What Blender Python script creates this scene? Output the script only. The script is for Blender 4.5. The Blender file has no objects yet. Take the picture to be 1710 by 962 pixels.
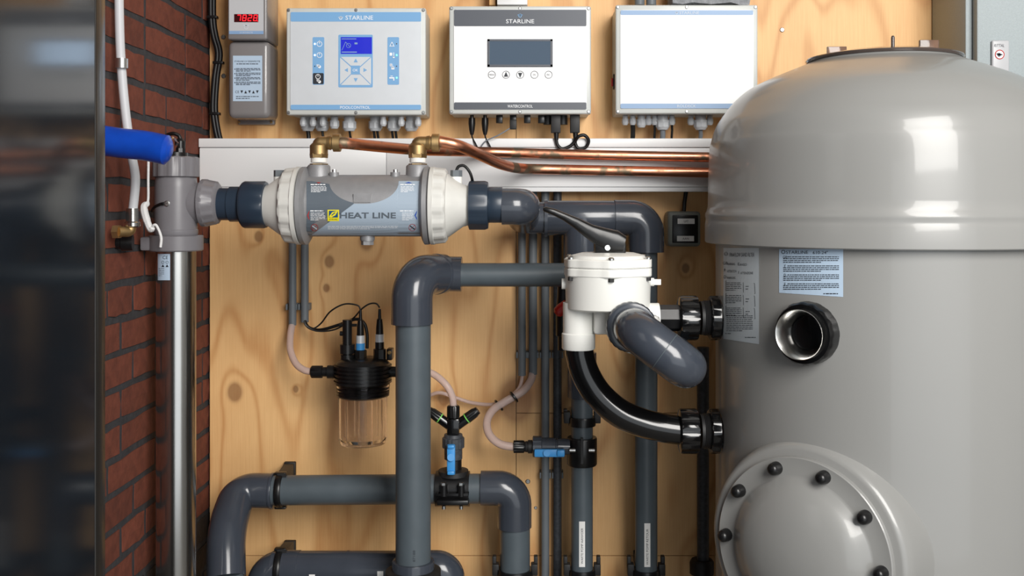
import bpy, bmesh, math, random
from mathutils import Vector as V, Matrix
random.seed(7)
S = bpy.context.scene
COL = S.collection
# ------------------------------------------------------------------ camera
F = 1720.0; VX, VY = 885.0, 345.0; D = 2.26; ZC = 1.55
cd = bpy.data.cameras.new('camera'); cam = bpy.data.objects.new('camera', cd); COL.objects.link(cam)
cam.location = (0, -D, ZC); cam.rotation_euler = (math.pi/2, 0, 0)
cd.sensor_fit = 'HORIZONTAL'; cd.sensor_width = 36; cd.lens = 36*F/1710
cd.shift_x = -(VX-855)/1710; cd.shift_y = (VY-481)/1710
cd.clip_start = .01
S.camera = cam
# ------------------------------------------------------------------ world, lights, exposure
w = bpy.data.worlds.new('world'); S.world = w; w.use_nodes = True
w.node_tree.nodes['Background'].inputs[0].default_value = (.80, .90, 1, 1)
w.node_tree.nodes['Background'].inputs[1].default_value = .2
def area(name, loc, target, sx, sy, power, col=(1, .97, .93)):
    l = bpy.data.lights.new(name, 'AREA'); l.shape = 'RECTANGLE'; l.size = sx; l.size_y = sy; l.energy = power; l.color = col
    o = bpy.data.objects.new(name, l); COL.objects.link(o); o.location = loc
    o.rotation_euler = (V(target)-V(loc)).to_track_quat('-Z', 'Y').to_euler()
    return o
area('skylight_window', (1.05, -3.0, 2.6), (.2, -.2, 1.3), 1.25, 1.7, 112)
area('doorway_daylight', (1.2, -3.4, 1.0), (.2, -.2, 1.1), 3.0, 1.9, 24, (.93, .97, 1))
S.view_settings.view_transform = 'Standard'; S.view_settings.look = 'None'
S.view_settings.exposure = 0.0; S.view_settings.gamma = 1; S.view_settings.use_curve_mapping = False

# ------------------------------------------------------------------ helpers
def P(px, py, d): return V(((px-VX)*d/F, d-D, ZC+(VY-py)*d/F))
def sz(n, d): return n*d/F
def lin(c):
    return tuple(((x/255)/12.92 if x/255 <= .04045 else ((x/255+.055)/1.055)**2.4) for x in c[:3])
def mat(name, col, rough=.5, metal=0, spec=.5, coat=0, vary=0, vscale=30, bump=0, bscale=200, trans=0, ior=1.45, emit=0):
    m = bpy.data.materials.new(name); m.use_nodes = True; nt = m.node_tree; b = nt.nodes['Principled BSDF']
    c = lin(col)+(1,)
    b.inputs['Base Color'].default_value = c; b.inputs['Roughness'].default_value = rough; b.inputs['Metallic'].default_value = metal
    b.inputs['Specular IOR Level'].default_value = spec; b.inputs['Coat Weight'].default_value = coat; b.inputs['Coat Roughness'].default_value = .06
    b.inputs['Transmission Weight'].default_value = trans; b.inputs['IOR'].default_value = ior
    if emit: b.inputs['Emission Color'].default_value = c; b.inputs['Emission Strength'].default_value = emit
    if vary or bump: tc = nt.nodes.new('ShaderNodeTexCoord')
    if vary:
        n = nt.nodes.new('ShaderNodeTexNoise'); n.inputs['Scale'].default_value = vscale; n.inputs['Detail'].default_value = 6
        nt.links.new(tc.outputs['Object'], n.inputs['Vector'])
        mr = nt.nodes.new('ShaderNodeMapRange'); mr.inputs[1].default_value = .3; mr.inputs[2].default_value = .7
        mr.inputs[3].default_value = 1-vary; mr.inputs[4].default_value = 1+vary; nt.links.new(n.outputs[0], mr.inputs[0])
        mx = nt.nodes.new('ShaderNodeVectorMath'); mx.operation = 'SCALE'; mx.inputs[0].default_value = c[:3]
        nt.links.new(mr.outputs[0], mx.inputs['Scale']); nt.links.new(mx.outputs[0], b.inputs['Base Color'])
    if bump:
        n = nt.nodes.new('ShaderNodeTexNoise'); n.inputs['Scale'].default_value = bscale; n.inputs['Detail'].default_value = 5
        nt.links.new(tc.outputs['Object'], n.inputs['Vector'])
        bp = nt.nodes.new('ShaderNodeBump'); bp.inputs['Strength'].default_value = bump; bp.inputs['Distance'].default_value = .002
        nt.links.new(n.outputs[0], bp.inputs['Height']); nt.links.new(bp.outputs[0], b.inputs['Normal'])
    return m
def tag(o, label, cat, group=None):
    o['label'] = label; o['category'] = cat
    if group: o['group'] = group
    return o
def thing(name, label, cat, loc=(0, 0, 0), group=None):
    o = bpy.data.objects.new(name, None); COL.objects.link(o); o.empty_display_size = .02
    return tag(o, label, cat, group)
class MB:
    def __init__(s): s.bm = bmesh.new()
    def face(s, vs):
        try: return s.bm.faces.new(vs)
        except ValueError: return None
    def rings(s, rings, cap0=True, cap1=True, closed=False):
        R = [[s.bm.verts.new(p) for p in r] for r in rings]; n = len(R[0])
        seq = list(zip(R, R[1:])) + ([(R[-1], R[0])] if closed else [])
        for a, b in seq:
            for i in range(n): s.face((a[i], a[(i+1) % n], b[(i+1) % n], b[i]))
        if not closed:
            if cap0: s.face(R[0][::-1])
            if cap1: s.face(R[-1])
        return s
    @staticmethod
    def frame(ax):
        ax = V(ax).normalized(); u = ax.cross(V((0, 0, 1)))
        if u.length < .01: u = V((1, 0, 0))
        u.normalize(); return ax, u, ax.cross(u).normalized()
    def lathe(s, o, ax, prof, seg=32, rib=None, caps=True):
        """prof: (distance along axis, radius); rib=(n, amount, i0, i1): ribs on profile rows i0..i1"""
        o = V(o); a, u, v = s.frame(ax); rs = []
        for k, (t, r) in enumerate(prof):
            ring = []
            for i in range(seg):
                th = 2*math.pi*i/seg; rr = max(r, 1e-5)
                if rib and rib[2] <= k <= rib[3] and (i*rib[0]*2//seg) % 2: rr -= rib[1]
                ring.append(o+a*t+(u*math.cos(th)+v*math.sin(th))*rr)
            rs.append(ring)
        return s.rings(rs, caps, caps)
    def cyl(s, p0, p1, r, r1=None, seg=24, bev=0):
        p0, p1 = V(p0), V(p1); L = (p1-p0).length; r1 = r if r1 is None else r1
        if bev: pr = [(0, r-bev), (bev*.3, r-bev*.3), (bev, r), (L-bev, r1), (L-bev*.3, r1-bev*.3), (L, r1-bev)]
        else: pr = [(0, r), (L, r1)]
        return s.lathe(p0, p1-p0, pr, seg)
    def hexa(s, p0, p1, r, seg=6): return s.cyl(p0, p1, r, seg=seg)
    def sweep(s, pts, r, seg=20, cap=True):
        pts = [V(p) for p in pts]; n = len(pts); T = []
        for i in range(n): T.append((pts[min(i+1, n-1)]-pts[max(i-1, 0)]).normalized())
        _, u, v = s.frame(T[0]); rs = []
        for i in range(n):
            u = (u-T[i]*u.dot(T[i])).normalized(); v = T[i].cross(u); rr = r[i] if isinstance(r, (list, tuple)) else r
            rs.append([pts[i]+(u*math.cos(2*math.pi*k/seg)+v*math.sin(2*math.pi*k/seg))*rr for k in range(seg)])
        return s.rings(rs, cap, cap)
    def box(s, a, b, bev=0, seg=2):
        a, b = V(a), V(b); lo = [min(a[i], b[i]) for i in range(3)]; hi = [max(a[i], b[i]) for i in range(3)]
        vs = [s.bm.verts.new((x, y, z)) for x in (lo[0], hi[0]) for y in (lo[1], hi[1]) for z in (lo[2], hi[2])]
        fs = [s.bm.faces.new([vs[i] for i in q]) for q in ((0, 1, 3, 2), (4, 6, 7, 5), (0, 4, 5, 1), (2, 3, 7, 6), (0, 2, 6, 4), (1, 5, 7, 3))]
        if bev:
            es = list({e for f in fs for e in f.edges})
            bmesh.ops.bevel(s.bm, geom=es, offset=bev, segments=seg, affect='EDGES', profile=.5)
        return s
    def obox(s, c, ex, ey, ez):
        """oriented box from centre and three half-extent vectors"""
        c, ex, ey, ez = V(c), V(ex), V(ey), V(ez)
        vs = [s.bm.verts.new(c+ex*i+ey*j+ez*k) for i in (-1, 1) for j in (-1, 1) for k in (-1, 1)]
        for q in ((0, 1, 3, 2), (4, 6, 7, 5), (0, 4, 5, 1), (2, 3, 7, 6), (0, 2, 6, 4), (1, 5, 7, 3)): s.face([vs[i] for i in q])
        return s
    def prism(s, poly, y0, y1):
        """poly: list of (x, z); extruded from y0 to y1"""
        return s.rings([[V((x, y0, z)) for x, z in poly], [V((x, y1, z)) for x, z in poly]])
    def ball(s, c, r, seg=16, sq=(1, 1, 1)):
        c = V(c); rs = []
        for i in range(1, seg//2):
            t = math.pi*i/(seg//2)
            rs.append([c+V((math.sin(t)*math.cos(2*math.pi*k/seg)*r*sq[0], math.sin(t)*math.sin(2*math.pi*k/seg)*r*sq[1], math.cos(t)*r*sq[2])) for k in range(seg)])
        return s.rings(rs)
    def build(s, name, m, parent=None, ang=38):
        bmesh.ops.recalc_face_normals(s.bm, faces=s.bm.faces)
        me = bpy.data.meshes.new(name); s.bm.to_mesh(me); s.bm.free()
        me.shade_smooth(); me.set_sharp_from_angle(angle=math.radians(ang))
        for x in (m if isinstance(m, (list, tuple)) else [m]): me.materials.append(x)
        o = bpy.data.objects.new(name, me); COL.objects.link(o); o.parent = parent
        return o
def fillet(pts, rad, n=8):
    pts = [V(p) for p in pts]; out = [pts[0]]
    for i in range(1, len(pts)-1):
        a, b, c = pts[i-1], pts[i], pts[i+1]; d1 = (a-b).normalized(); d2 = (c-b).normalized()
        L = min(rad, (a-b).length*.49, (c-b).length*.49); p, q = b+d1*L, b+d2*L
        # circular-like arc by rational quadratic
        half = d1.angle(d2)/2; wgt = math.sin(half)
        for k in range(n+1):
            t = k/n; A, B, C = (1-t)**2, 2*t*(1-t)*wgt, t*t
            out.append((p*A+b*B+q*C)/(A+B+C))
    out.append(pts[-1]); return out
def smooth_path(pts, n=8):
    pts = [V(p) for p in pts]; out = []
    for i in range(len(pts)-1):
        p0, p1, p2, p3 = pts[max(i-1, 0)], pts[i], pts[i+1], pts[min(i+2, len(pts)-1)]
        for k in range(n):
            t = k/n; out.append(.5*((2*p1)+(p2-p0)*t+(2*p0-5*p1+4*p2-p3)*t*t+(3*p1-p0-3*p2+p3)*t**3))
    out.append(pts[-1]); return out
def rrect(x0, z0, x1, z1, r, n=5):
    out = []
    for cx, cz, a in ((x1-r, z1-r, 0), (x0+r, z1-r, 90), (x0+r, z0+r, 180), (x1-r, z0+r, 270)):
        for k in range(n+1):
            t = math.radians(a+90*k/n); out.append((cx+r*math.cos(t), cz+r*math.sin(t)))
    return out
# rays from the camera onto real surfaces: only used to lay print on them
def on_plane(d): return lambda px, py, off=0: P(px, py, d-off)
def on_cyl(o, ax, r):
    o = V(o); ax = V(ax).normalized(); C = V((0, -D, ZC))
    def hit(px, py, off=0):
        q = V(((px-VX)/F, 1, (VY-py)/F)).normalized(); R = r+off
        m = C-o; dq = q-ax*q.dot(ax); dm = m-ax*m.dot(ax)
        a, b, c = dq.dot(dq), 2*dq.dot(dm), dm.dot(dm)-R*R; disc = max(b*b-4*a*c, 0)
        return C+q*((-b-math.sqrt(disc))/(2*a))
    return hit
TXT = {}
def text_mesh(s):
    if s not in TXT:
        c = bpy.data.curves.new('lettering', 'FONT'); c.body = s; c.resolution_u = 3
        o = bpy.data.objects.new('lettering', c); me = bpy.data.meshes.new_from_object(o)
        vs = [tuple(v.co) for v in me.vertices]; fs = [tuple(p.vertices) for p in me.polygons]
        bpy.data.objects.remove(o); bpy.data.curves.remove(c); bpy.data.meshes.remove(me)
        TXT[s] = (vs, fs)
    return TXT[s]
class Print:
    """flat print laid on a surface of the scene; one mesh with a material slot per colour"""
    def __init__(s, hit, cap=.7): s.hit = hit; s.vs = []; s.fs = []; s.mi = []; s.mats = []; s.lv = 0
    def m(s, m):
        if m not in s.mats: s.mats.append(m)
        return s.mats.index(m)
    def layer(s, k): s.lv = k; return s
    def add(s, pts, faces, m):
        b = len(s.vs); off = .0004+.00035*s.lv; i = s.m(m)
        s.vs += [s.hit(x, y, off) for x, y in pts]
        for f in faces: s.fs.append([b+k for k in f]); s.mi.append(i)
    def rect(s, x0, y0, x1, y1, m, nx=1, ny=1):
        pts = [(x0+(x1-x0)*i/nx, y0+(y1-y0)*j/ny) for j in range(ny+1) for i in range(nx+1)]
        s.add(pts, [(j*(nx+1)+i, j*(nx+1)+i+1, (j+1)*(nx+1)+i+1, (j+1)*(nx+1)+i) for j in range(ny) for i in range(nx)], m); return s
    def strip(s, xs, lo, hi, m, ny=6):
        n = len(xs); pts = [(x, lo(x)+(hi(x)-lo(x))*j/ny) for j in range(ny+1) for x in xs]
        s.add(pts, [(j*n+i, j*n+i+1, (j+1)*n+i+1, (j+1)*n+i) for j in range(ny) for i in range(n-1)], m); return s
    def poly(s, pts, m): s.add(pts, [list(range(len(pts)))], m); return s
    def rrect(s, x0, y0, x1, y1, r, m): return s.poly(rrect(x0, y0, x1, y1, r), m)
    def disc(s, x, y, r, m, n=20, ry=None): return s.poly([(x+r*math.cos(2*math.pi*k/n), y+(ry or r)*math.sin(2*math.pi*k/n)) for k in range(n)], m)
    def ring(s, x, y, r, t, m, n=24):
        pts = [(x+q*math.cos(2*math.pi*k/n), y+q*math.sin(2*math.pi*k/n)) for q in (r, r-t) for k in range(n)]
        s.add(pts, [(k, (k+1) % n, n+(k+1) % n, n+k) for k in range(n)], m); return s
    def line(s, x0, y0, x1, y1, t, m):
        dx, dy = x1-x0, y1-y0; L = math.hypot(dx, dy) or 1; nx, ny = -dy/L*t/2, dx/L*t/2
        return s.poly([(x0+nx, y0+ny), (x1+nx, y1+ny), (x1-nx, y1-ny), (x0-nx, y0-ny)], m)
    def text(s, t, cx, cy, h, m, wd=None, up=False, shear=0):
        vs, fs = text_mesh(t); x0 = min(v[0] for v in vs); x1 = max(v[0] for v in vs); y0 = min(v[1] for v in vs); y1 = max(v[1] for v in vs)
        k = h/max(y1-y0, .01); kx = (wd/(x1-x0)) if wd else k
        loc = [((v[0]-(x0+x1)/2)*kx, (v[1]-(y0+y1)/2)*k) for v in vs]
        pts = [(cx-b, cy-a) if up else (cx+a+shear*b, cy-b) for a, b in loc]
        s.add(pts, fs, m); return s
    def lines(s, x0, y0, x1, y1, n, t, m, seed=1):
        """rows of print too small to read"""
        r = random.Random(seed)
        for i in range(n):
            y = y0+(y1-y0)*(i+.5)/n; x = x0; e = x1 if i < n-1 or n == 1 else x0+(x1-x0)*.6
            while x < e-1:
                L = min(r.uniform(2, 7), e-x); s.rect(x, y-t/2, x+L, y+t/2, m); x += L+r.uniform(.6, 1.2)
        return s
    def build(s, name, parent):
        me = bpy.data.meshes.new(name); me.from_pydata([tuple(v) for v in s.vs], [], s.fs)
        for m in s.mats: me.materials.append(m)
        for p, i in zip(me.polygons, s.mi): p.material_index = i
        me.update(); o = bpy.data.objects.new(name, me); COL.objects.link(o); o.parent = parent; return o

# ------------------------------------------------------------------ materials
M = {}
def defm(k, *a, **q): M[k] = mat(k, *a, **q)
defm('pvc', (80, 89, 95), .38, vary=.07, vscale=25, bump=.03, bscale=90)
defm('pvc_fit', (60, 65, 74), .2, coat=.25, vary=.06, vscale=18)
defm('pvc_blue', (40, 52, 66), .3, vary=.06)
defm('conduit', (104, 110, 115), .5, vary=.05)
defm('conduit_dark', (62, 65, 70), .5, vary=.3, vscale=160)
defm('black', (20, 20, 21), .3, vary=.1)
defm('black_gloss', (14, 14, 15), .16, coat=.3)
defm('black_matt', (30, 30, 31), .55, vary=.2, vscale=120)
defm('rubber', (16, 16, 17), .45)
defm('white_pl', (235, 235, 230), .35)
defm('trunk', (226, 227, 228), .4)
defm('aged_white', (205, 204, 199), .5, vary=.05)
defm('alu', (146, 146, 148), .5, metal=.35, vary=.06, vscale=60, bump=.12, bscale=500)
defm('uvgrey', (114, 112, 116), .35, vary=.03)
defm('uvcase', (125, 122, 122), .25, coat=.3)
defm('uvface', (186, 187, 190), .35)
defm('boxgrey', (182, 184, 178), .4, vary=.03)
defm('boxlid', (200, 203, 200), .3, vary=.03)
defm('silver', (214, 219, 224), .4, metal=.25, vary=.02)
defm('panel_white', (240, 241, 242), .35)
defm('blue_print', (122, 170, 214), .4)
defm('blue_dull', (130, 160, 196), .4)
defm('dark_print', (84, 88, 96), .4)
defm('ink', (40, 44, 52), .5)
defm('white_ink', (240, 242, 245), .5)
defm('pale_ink', (200, 208, 216), .5)
defm('gland', (186, 190, 194), .4)
defm('cable', (14, 14, 15), .45)
defm('cable_grey', (120, 126, 132), .45)
defm('steel', (182, 181, 178), .21, metal=1, vary=.04, vscale=8)
defm('zinc', (190, 192, 192), .35, metal=1)
defm('brass', (178, 150, 106), .5, metal=1, vary=.2, vscale=60)
defm('tape', (232, 230, 224), .7)
defm('tank', (140, 140, 138), .3, coat=.3, vary=.015, vscale=6)
defm('lidbrown', (74, 64, 60), .12, coat=.5)
defm('smoke', (150, 130, 120), .1, trans=.7)
defm('clear', (252, 250, 252), .02, trans=1, ior=1.18)
defm('hose', (222, 200, 192), .3, trans=.45, ior=1.3)
defm('handle_blue', (64, 148, 214), .4)
defm('hose_blue', (14, 66, 170), .3, vary=.12, vscale=40)
defm('red', (176, 28, 22), .3)
defm('rope', (226, 226, 226), .8, bump=.5, bscale=900)
defm('hose_white', (196, 198, 202), .45)
defm('rittal', (150, 160, 163), .42, vary=.05, vscale=300, bump=.25, bscale=700)
defm('plaster', (150, 150, 148), .8)
defm('concrete', (120, 118, 114), .8, vary=.1)
defm('mortar', (52, 52, 55), .9, vary=.25, vscale=60, bump=.6, bscale=150)
defm('cab', (20, 25, 31), .1, spec=.5)
defm('cab_edge', (52, 50, 48), .22, metal=.5)
defm('label_blue', (176, 196, 216), .4)
defm('label_grey', (176, 184, 190), .4)
defm('zod_dark', (92, 101, 110), .38)
defm('zod_light', (160, 175, 190), .38)
defm('yellow', (236, 222, 40), .4)
defm('navy', (30, 78, 120), .4)
defm('blue_mark', (24, 70, 170), .4)
defm('lcd_blue', (44, 50, 190), .08, emit=.25)
defm('lcd_grey', (120, 138, 158), .06, metal=.6)
defm('led_red', (255, 30, 40), .4, emit=2.5)
defm('led_white', (235, 240, 255), .4, emit=2)
defm('led_green', (120, 240, 190), .4, emit=1.5)
defm('display', (60, 8, 12), .15)
defm('green', (120, 200, 90), .4)
defm('felt', (140, 142, 146), .95, vary=.3, vscale=90, bump=1, bscale=300)
defm('white_label', (236, 236, 234), .5)
defm('switchgrey', (120, 124, 118), .5)
def copper():
    m = mat('copper', (200, 134, 104), .34, metal=1); nt = m.node_tree; b = nt.nodes['Principled BSDF']; tc = nt.nodes.new('ShaderNodeTexCoord')
    n = nt.nodes.new('ShaderNodeTexNoise'); n.inputs['Scale'].default_value = 22; n.inputs['Detail'].default_value = 8; nt.links.new(tc.outputs['Object'], n.inputs['Vector'])
    r = nt.nodes.new('ShaderNodeValToRGB'); e = r.color_ramp.elements; e[0].position = .56; e[0].color = lin((208, 142, 112))+(1,); e[1].position = .62; e[1].color = lin((134, 118, 98))+(1,)
    nt.links.new(n.outputs[0], r.inputs[0]); nt.links.new(r.outputs[0], b.inputs['Base Color'])
    mr = nt.nodes.new('ShaderNodeMapRange'); mr.inputs[1].default_value = .5; mr.inputs[2].default_value = .63; mr.inputs[3].default_value = .3; mr.inputs[4].default_value = .55
    nt.links.new(n.outputs[0], mr.inputs[0]); nt.links.new(mr.outputs[0], b.inputs['Roughness']); return m
M['copper'] = copper()
KNOTS = [(392, 655, 14), (550, 437, 9), (545, 481, 6), (862, 668, 34), (612, 402, 14), (1012, 447, 10), (742, 664, 13), (494, 650, 5), (432, 395, 8), (1145, 448, 7)]
def plywood():
    m = mat('plywood', (212, 166, 112), .5); nt = m.node_tree; N = nt.nodes.new; L = nt.links.new; b = nt.nodes['Principled BSDF']
    tc = N('ShaderNodeTexCoord'); sep = N('ShaderNodeSeparateXYZ'); L(tc.outputs['Object'], sep.inputs[0])
    def math_(op, a, b_=None, c=None):
        n = N('ShaderNodeMath'); n.operation = op
        for i, x in enumerate((a, b_, c)):
            if x is None: continue
            if isinstance(x, (int, float)): n.inputs[i].default_value = x
            else: L(x, n.inputs[i])
        return n.outputs[0]
    def noise(sx, szz, scale, det=3, rough=.5):
        mp = N('ShaderNodeMapping'); mp.inputs['Scale'].default_value = (sx, 1, szz); L(tc.outputs['Object'], mp.inputs[0])
        n = N('ShaderNodeTexNoise'); n.inputs['Scale'].default_value = scale; n.inputs['Detail'].default_value = det; n.inputs['Roughness'].default_value = rough
        L(mp.outputs[0], n.inputs['Vector']); return n.outputs[0]
    phase = math_('MULTIPLY', noise(1, .28, 4.2, 2), 10.0)
    phase = math_('MULTIPLY_ADD', sep.outputs[0], 2.0, phase)
    dark = None
    for px, py, r in KNOTS:
        k = P(px, py, D); rr = sz(r, D)
        dx = math_('SUBTRACT', sep.outputs[0], k.x); dz = math_('MULTIPLY', math_('SUBTRACT', sep.outputs[2], k.z), .75)
        d2 = math_('ADD', math_('MULTIPLY', dx, dx), math_('MULTIPLY', dz, dz))
        g = math_('EXPONENT', math_('DIVIDE', d2, -(rr*1.9)**2)); phase = math_('MULTIPLY_ADD', g, .8, phase)
        t2 = math_('DIVIDE', d2, (rr*.85)**2); q = math_('EXPONENT', math_('MULTIPLY', math_('MULTIPLY', t2, t2), -1.0)); dark = q if dark is None else math_('ADD', dark, q)
    band = math_('MULTIPLY_ADD', math_('SINE', math_('MULTIPLY', phase, 6.283)), .5, .5)
    fine = noise(60, 1.5, 6, 4, .6); blot = noise(1, .6, 5, 5, .6)
    v = math_('ADD', math_('MULTIPLY', math_('POWER', band, 4.0), .3), math_('ADD', math_('MULTIPLY', fine, .38), math_('MULTIPLY', blot, .5)))
    r = N('ShaderNodeValToRGB'); e = r.color_ramp.elements; e[0].position = .3; e[0].color = lin((236, 192, 134))+(1,); e[1].position = .95; e[1].color = lin((194, 136, 80))+(1,)
    L(v, r.inputs[0])
    mx = N('ShaderNodeMix'); mx.data_type = 'RGBA'; L(math_('MINIMUM', dark, .62), mx.inputs[0]); L(r.outputs[0], mx.inputs[6]); mx.inputs[7].default_value = lin((112, 66, 34))+(1,)
    L(mx.outputs[2], b.inputs['Base Color'])
    bp = N('ShaderNodeBump'); bp.inputs['Strength'].default_value = .12; bp.inputs['Distance'].default_value = .002; L(fine, bp.inputs['Height']); L(bp.outputs[0], b.inputs['Normal'])
    return m
M['plywood'] = plywood()
def brickmat(name, c1, c2):
    m = mat(name, c1, .85, bump=.9, bscale=70); nt = m.node_tree; b = nt.nodes['Principled BSDF']
    tc = nt.nodes.new('ShaderNodeTexCoord'); n = nt.nodes.new('ShaderNodeTexNoise'); n.inputs['Scale'].default_value = 45; n.inputs['Detail'].default_value = 8
    nt.links.new(tc.outputs['Object'], n.inputs['Vector']); oi = nt.nodes.new('ShaderNodeObjectInfo')
    ad = nt.nodes.new('ShaderNodeMath'); ad.operation = 'MULTIPLY_ADD'; nt.links.new(oi.outputs['Random'], ad.inputs[0]); ad.inputs[1].default_value = .35; nt.links.new(n.outputs[0], ad.inputs[2])
    r = nt.nodes.new('ShaderNodeValToRGB'); e = r.color_ramp.elements; e[0].position = .35; e[0].color = lin(c1)+(1,); e[1].position = .95; e[1].color = lin(c2)+(1,)
    nt.links.new(ad.outputs[0], r.inputs[0]); nt.links.new(r.outputs[0], b.inputs['Base Color']); return m
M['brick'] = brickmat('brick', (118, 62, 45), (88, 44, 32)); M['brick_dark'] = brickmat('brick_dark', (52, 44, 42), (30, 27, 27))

# ------------------------------------------------------------------ the room
def struct(o): o['kind'] = 'structure'; return o
BX = -.706
floor = struct(MB().box((-.95, -3.6, -.1), (2.4, .3, 0)).build('floor', M['concrete']))
ceil = struct(MB().box((-.95, -3.6, 3.6), (2.4, .3, 3.7)).build('ceiling', M['plaster']))
wr = struct(MB().box((2.3, -3.6, 0), (2.4, .3, 3.6)).build('wall_right', M['plaster']))
wb = struct(MB().box((-.95, .018, 0), (2.3, .2, 3.6)).build('wall_back', M['plaster']))
PX0 = P(350, 0, D).x; PXM = P(862, 0, D).x; PX1 = .99
zs = P(0, 928, D).z; zm = P(0, 690, D).z; g = .0007
for a, b, c, d in ((PX0, PXM, zs, 3.2), (PXM, PX1, zm, 3.2), (PXM, PX1, zs, zm), (PX0, PXM, 0.02, zs), (PXM, PX1, .02, zs)):
    MB().box((a+g, 0, c+g), (b-g, .018, d-g)).build('plywood_sheet', M['plywood'], wb)
wl = struct(MB().box((-.95, -3.6, 0), (BX-.0035, .3, 3.6)).build('wall_left', M['mortar']))
# bricks of the left wall, each a child of the wall
random.seed(11); course = .0594; bricks = {}
def brick_mesh(L, k, dark):
    key = (L, k, dark)
    if key not in bricks:
        r = random.Random(hash((L, k))); bm = bmesh.new(); nx, nz = 4, 2; hh = .0462; t = .03; grid = []
        for j in range(nz+1):
            row = []
            for i in range(nx+1):
                e = i in (0, nx) or j in (0, nz); y = -L/2+L*i/nx; z = -hh/2+hh*j/nz
                row.append(bm.verts.new((r.uniform(-.0025, -.0005) if e else r.uniform(-.001, .0015), y+r.uniform(-.002, .002), z+r.uniform(-.002, .002))))
            grid.append(row)
        for j in range(nz):
            for i in range(nx): bm.faces.new((grid[j][i], grid[j][i+1], grid[j+1][i+1], grid[j+1][i]))
        per = [grid[0][i] for i in range(nx+1)]+[grid[j][nx] for j in range(1, nz+1)]+[grid[nz][i] for i in range(nx-1, -1, -1)]+[grid[j][0] for j in range(nz-1, 0, -1)]
        back = [bm.verts.new((-t, v.co.y, v.co.z)) for v in per]
        for i in range(len(per)): bm.faces.new((per[i], back[i], back[(i+1) % len(per)], per[(i+1) % len(per)]))
        bmesh.ops.recalc_face_normals(bm, faces=bm.faces)
        me = bpy.data.meshes.new('brick'); bm.to_mesh(me); bm.free(); me.materials.append(M['brick_dark' if dark else 'brick']); bricks[key] = me
    return bricks[key]
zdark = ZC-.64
for row in range(int(.55/course), int(2.12/course)):
    z = row*course+.02; y = .018; first = random.choice((.045, .1, .155, .21))
    while y > -1.32:
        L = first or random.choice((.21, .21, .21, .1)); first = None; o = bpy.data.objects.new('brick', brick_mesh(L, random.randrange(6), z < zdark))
        COL.objects.link(o); o.parent = wl; o.location = (BX, y-L/2, z); y -= L+.012

# ------------------------------------------------------------------ dark glossy cabinet at the left edge
XM = -.494
t = thing('equipment_cabinet', 'tall dark glossy cabinet at the left edge mirroring the white controllers', 'cabinet')
yE = 1.197-D
MB().box((BX+.02, -1.75, .0), (XM, yE-.028, 2.5)).build('body', M['cab'], t)
MB().box((BX+.02, yE-.028, .0), (XM+.0015, yE, 2.5), .003).build('edge_strip', M['cab_edge'], t)

# ------------------------------------------------------------------ cable trunking
dT = 2.19; yT = dT-D
t = thing('cable_trunking', 'long white plastic cable trunking under the three control boxes', 'trunking')
a = P(333, 320, dT); b = P(1330, 232, dT)
MB().box((a.x, yT+.004, a.z), (b.x, 0, b.z), .001).build('base', M['trunk'], t)
xm = P(645, 0, dT).x
for x0, x1 in ((a.x, xm-.0005), (xm+.0005, b.x)):
    MB().box((x0, yT, P(0, 312, dT).z), (x1, yT+.02, P(0, 247, dT).z), .0015).build('cover', M['trunk'], t)
MB().box((a.x-.001, yT-.003, P(0, 246, dT).z), (b.x, 0, b.z+.001), .0015).build('lip', M['trunk'], t)

# ------------------------------------------------------------------ screws
def screw_head(mb, c, n, r):
    n = V(n).normalized(); c = V(c); mb.lathe(c, n, [(0, r), (r*.25, r), (r*.5, r*.7)], 14)
    _, u, v = MB.frame(n)
    for q, s_ in ((u, v), (v, u)): mb.obox(c+n*r*.5, q*r*.6, s_*r*.13, n*r*.06)
for px, py, l in ((1306, 50, 'zinc cross-head screw in the plywood right of the white box'), (373, 62, 'upper screw head beside the grey ultraviolet controller'), (373.5, 127, 'lower screw head beside the grey ultraviolet controller'),
                  (881.5, 804, 'larger screw in plywood beside the lower pipe elbow'), (894.5, 848, 'smaller screw in plywood beside the lower pipe elbow')):
    mb = MB(); screw_head(mb, P(px, py, D), (0, -1, 0), .0052 if py != 848 else .0036); tag(mb.build('screw', M['zinc']), l, 'screw')

# ------------------------------------------------------------------ control boxes
def gland(parent, px, y0, big, d, cable=None, cy=236, cw=4, m='gland', cm='cable'):
    r = sz(11.5 if big == 2 else 8 if big == 1 else 5.6, d); h = (24, 18, 15)[2-big] if False else (15, 19, 23)[big]
    p = P(px, y0-1, d); z = lambda q: P(px, q, d).z
    mb = MB(); at = lambda q: V((p.x, p.y, z(q)))
    mb.cyl(at(y0-1), at(y0+h*.35), r*.8, seg=16); mb.cyl(at(y0+h*.3), at(y0+h*.42), r*1.0, seg=16)
    mb.hexa(at(y0+h*.42), at(y0+h*.8), r, seg=8); mb.cyl(at(y0+h*.8), at(y0+h), r*.95, r*.7, seg=16)
    mb.build('cable_gland', M[m], parent)
    if cable:
        for k in range(cable):
            x = p.x+(k-(cable-1)/2)*sz(cw*1.3, d)
            MB().sweep([V((x, p.y, z(y0+h-2))), V((x+.001, p.y+.004, z(y0+h+8))), V((x+.002, -.035, z(cy+4)))], sz(cw/2, d), 10).build('cable', M[cm], parent)
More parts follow.
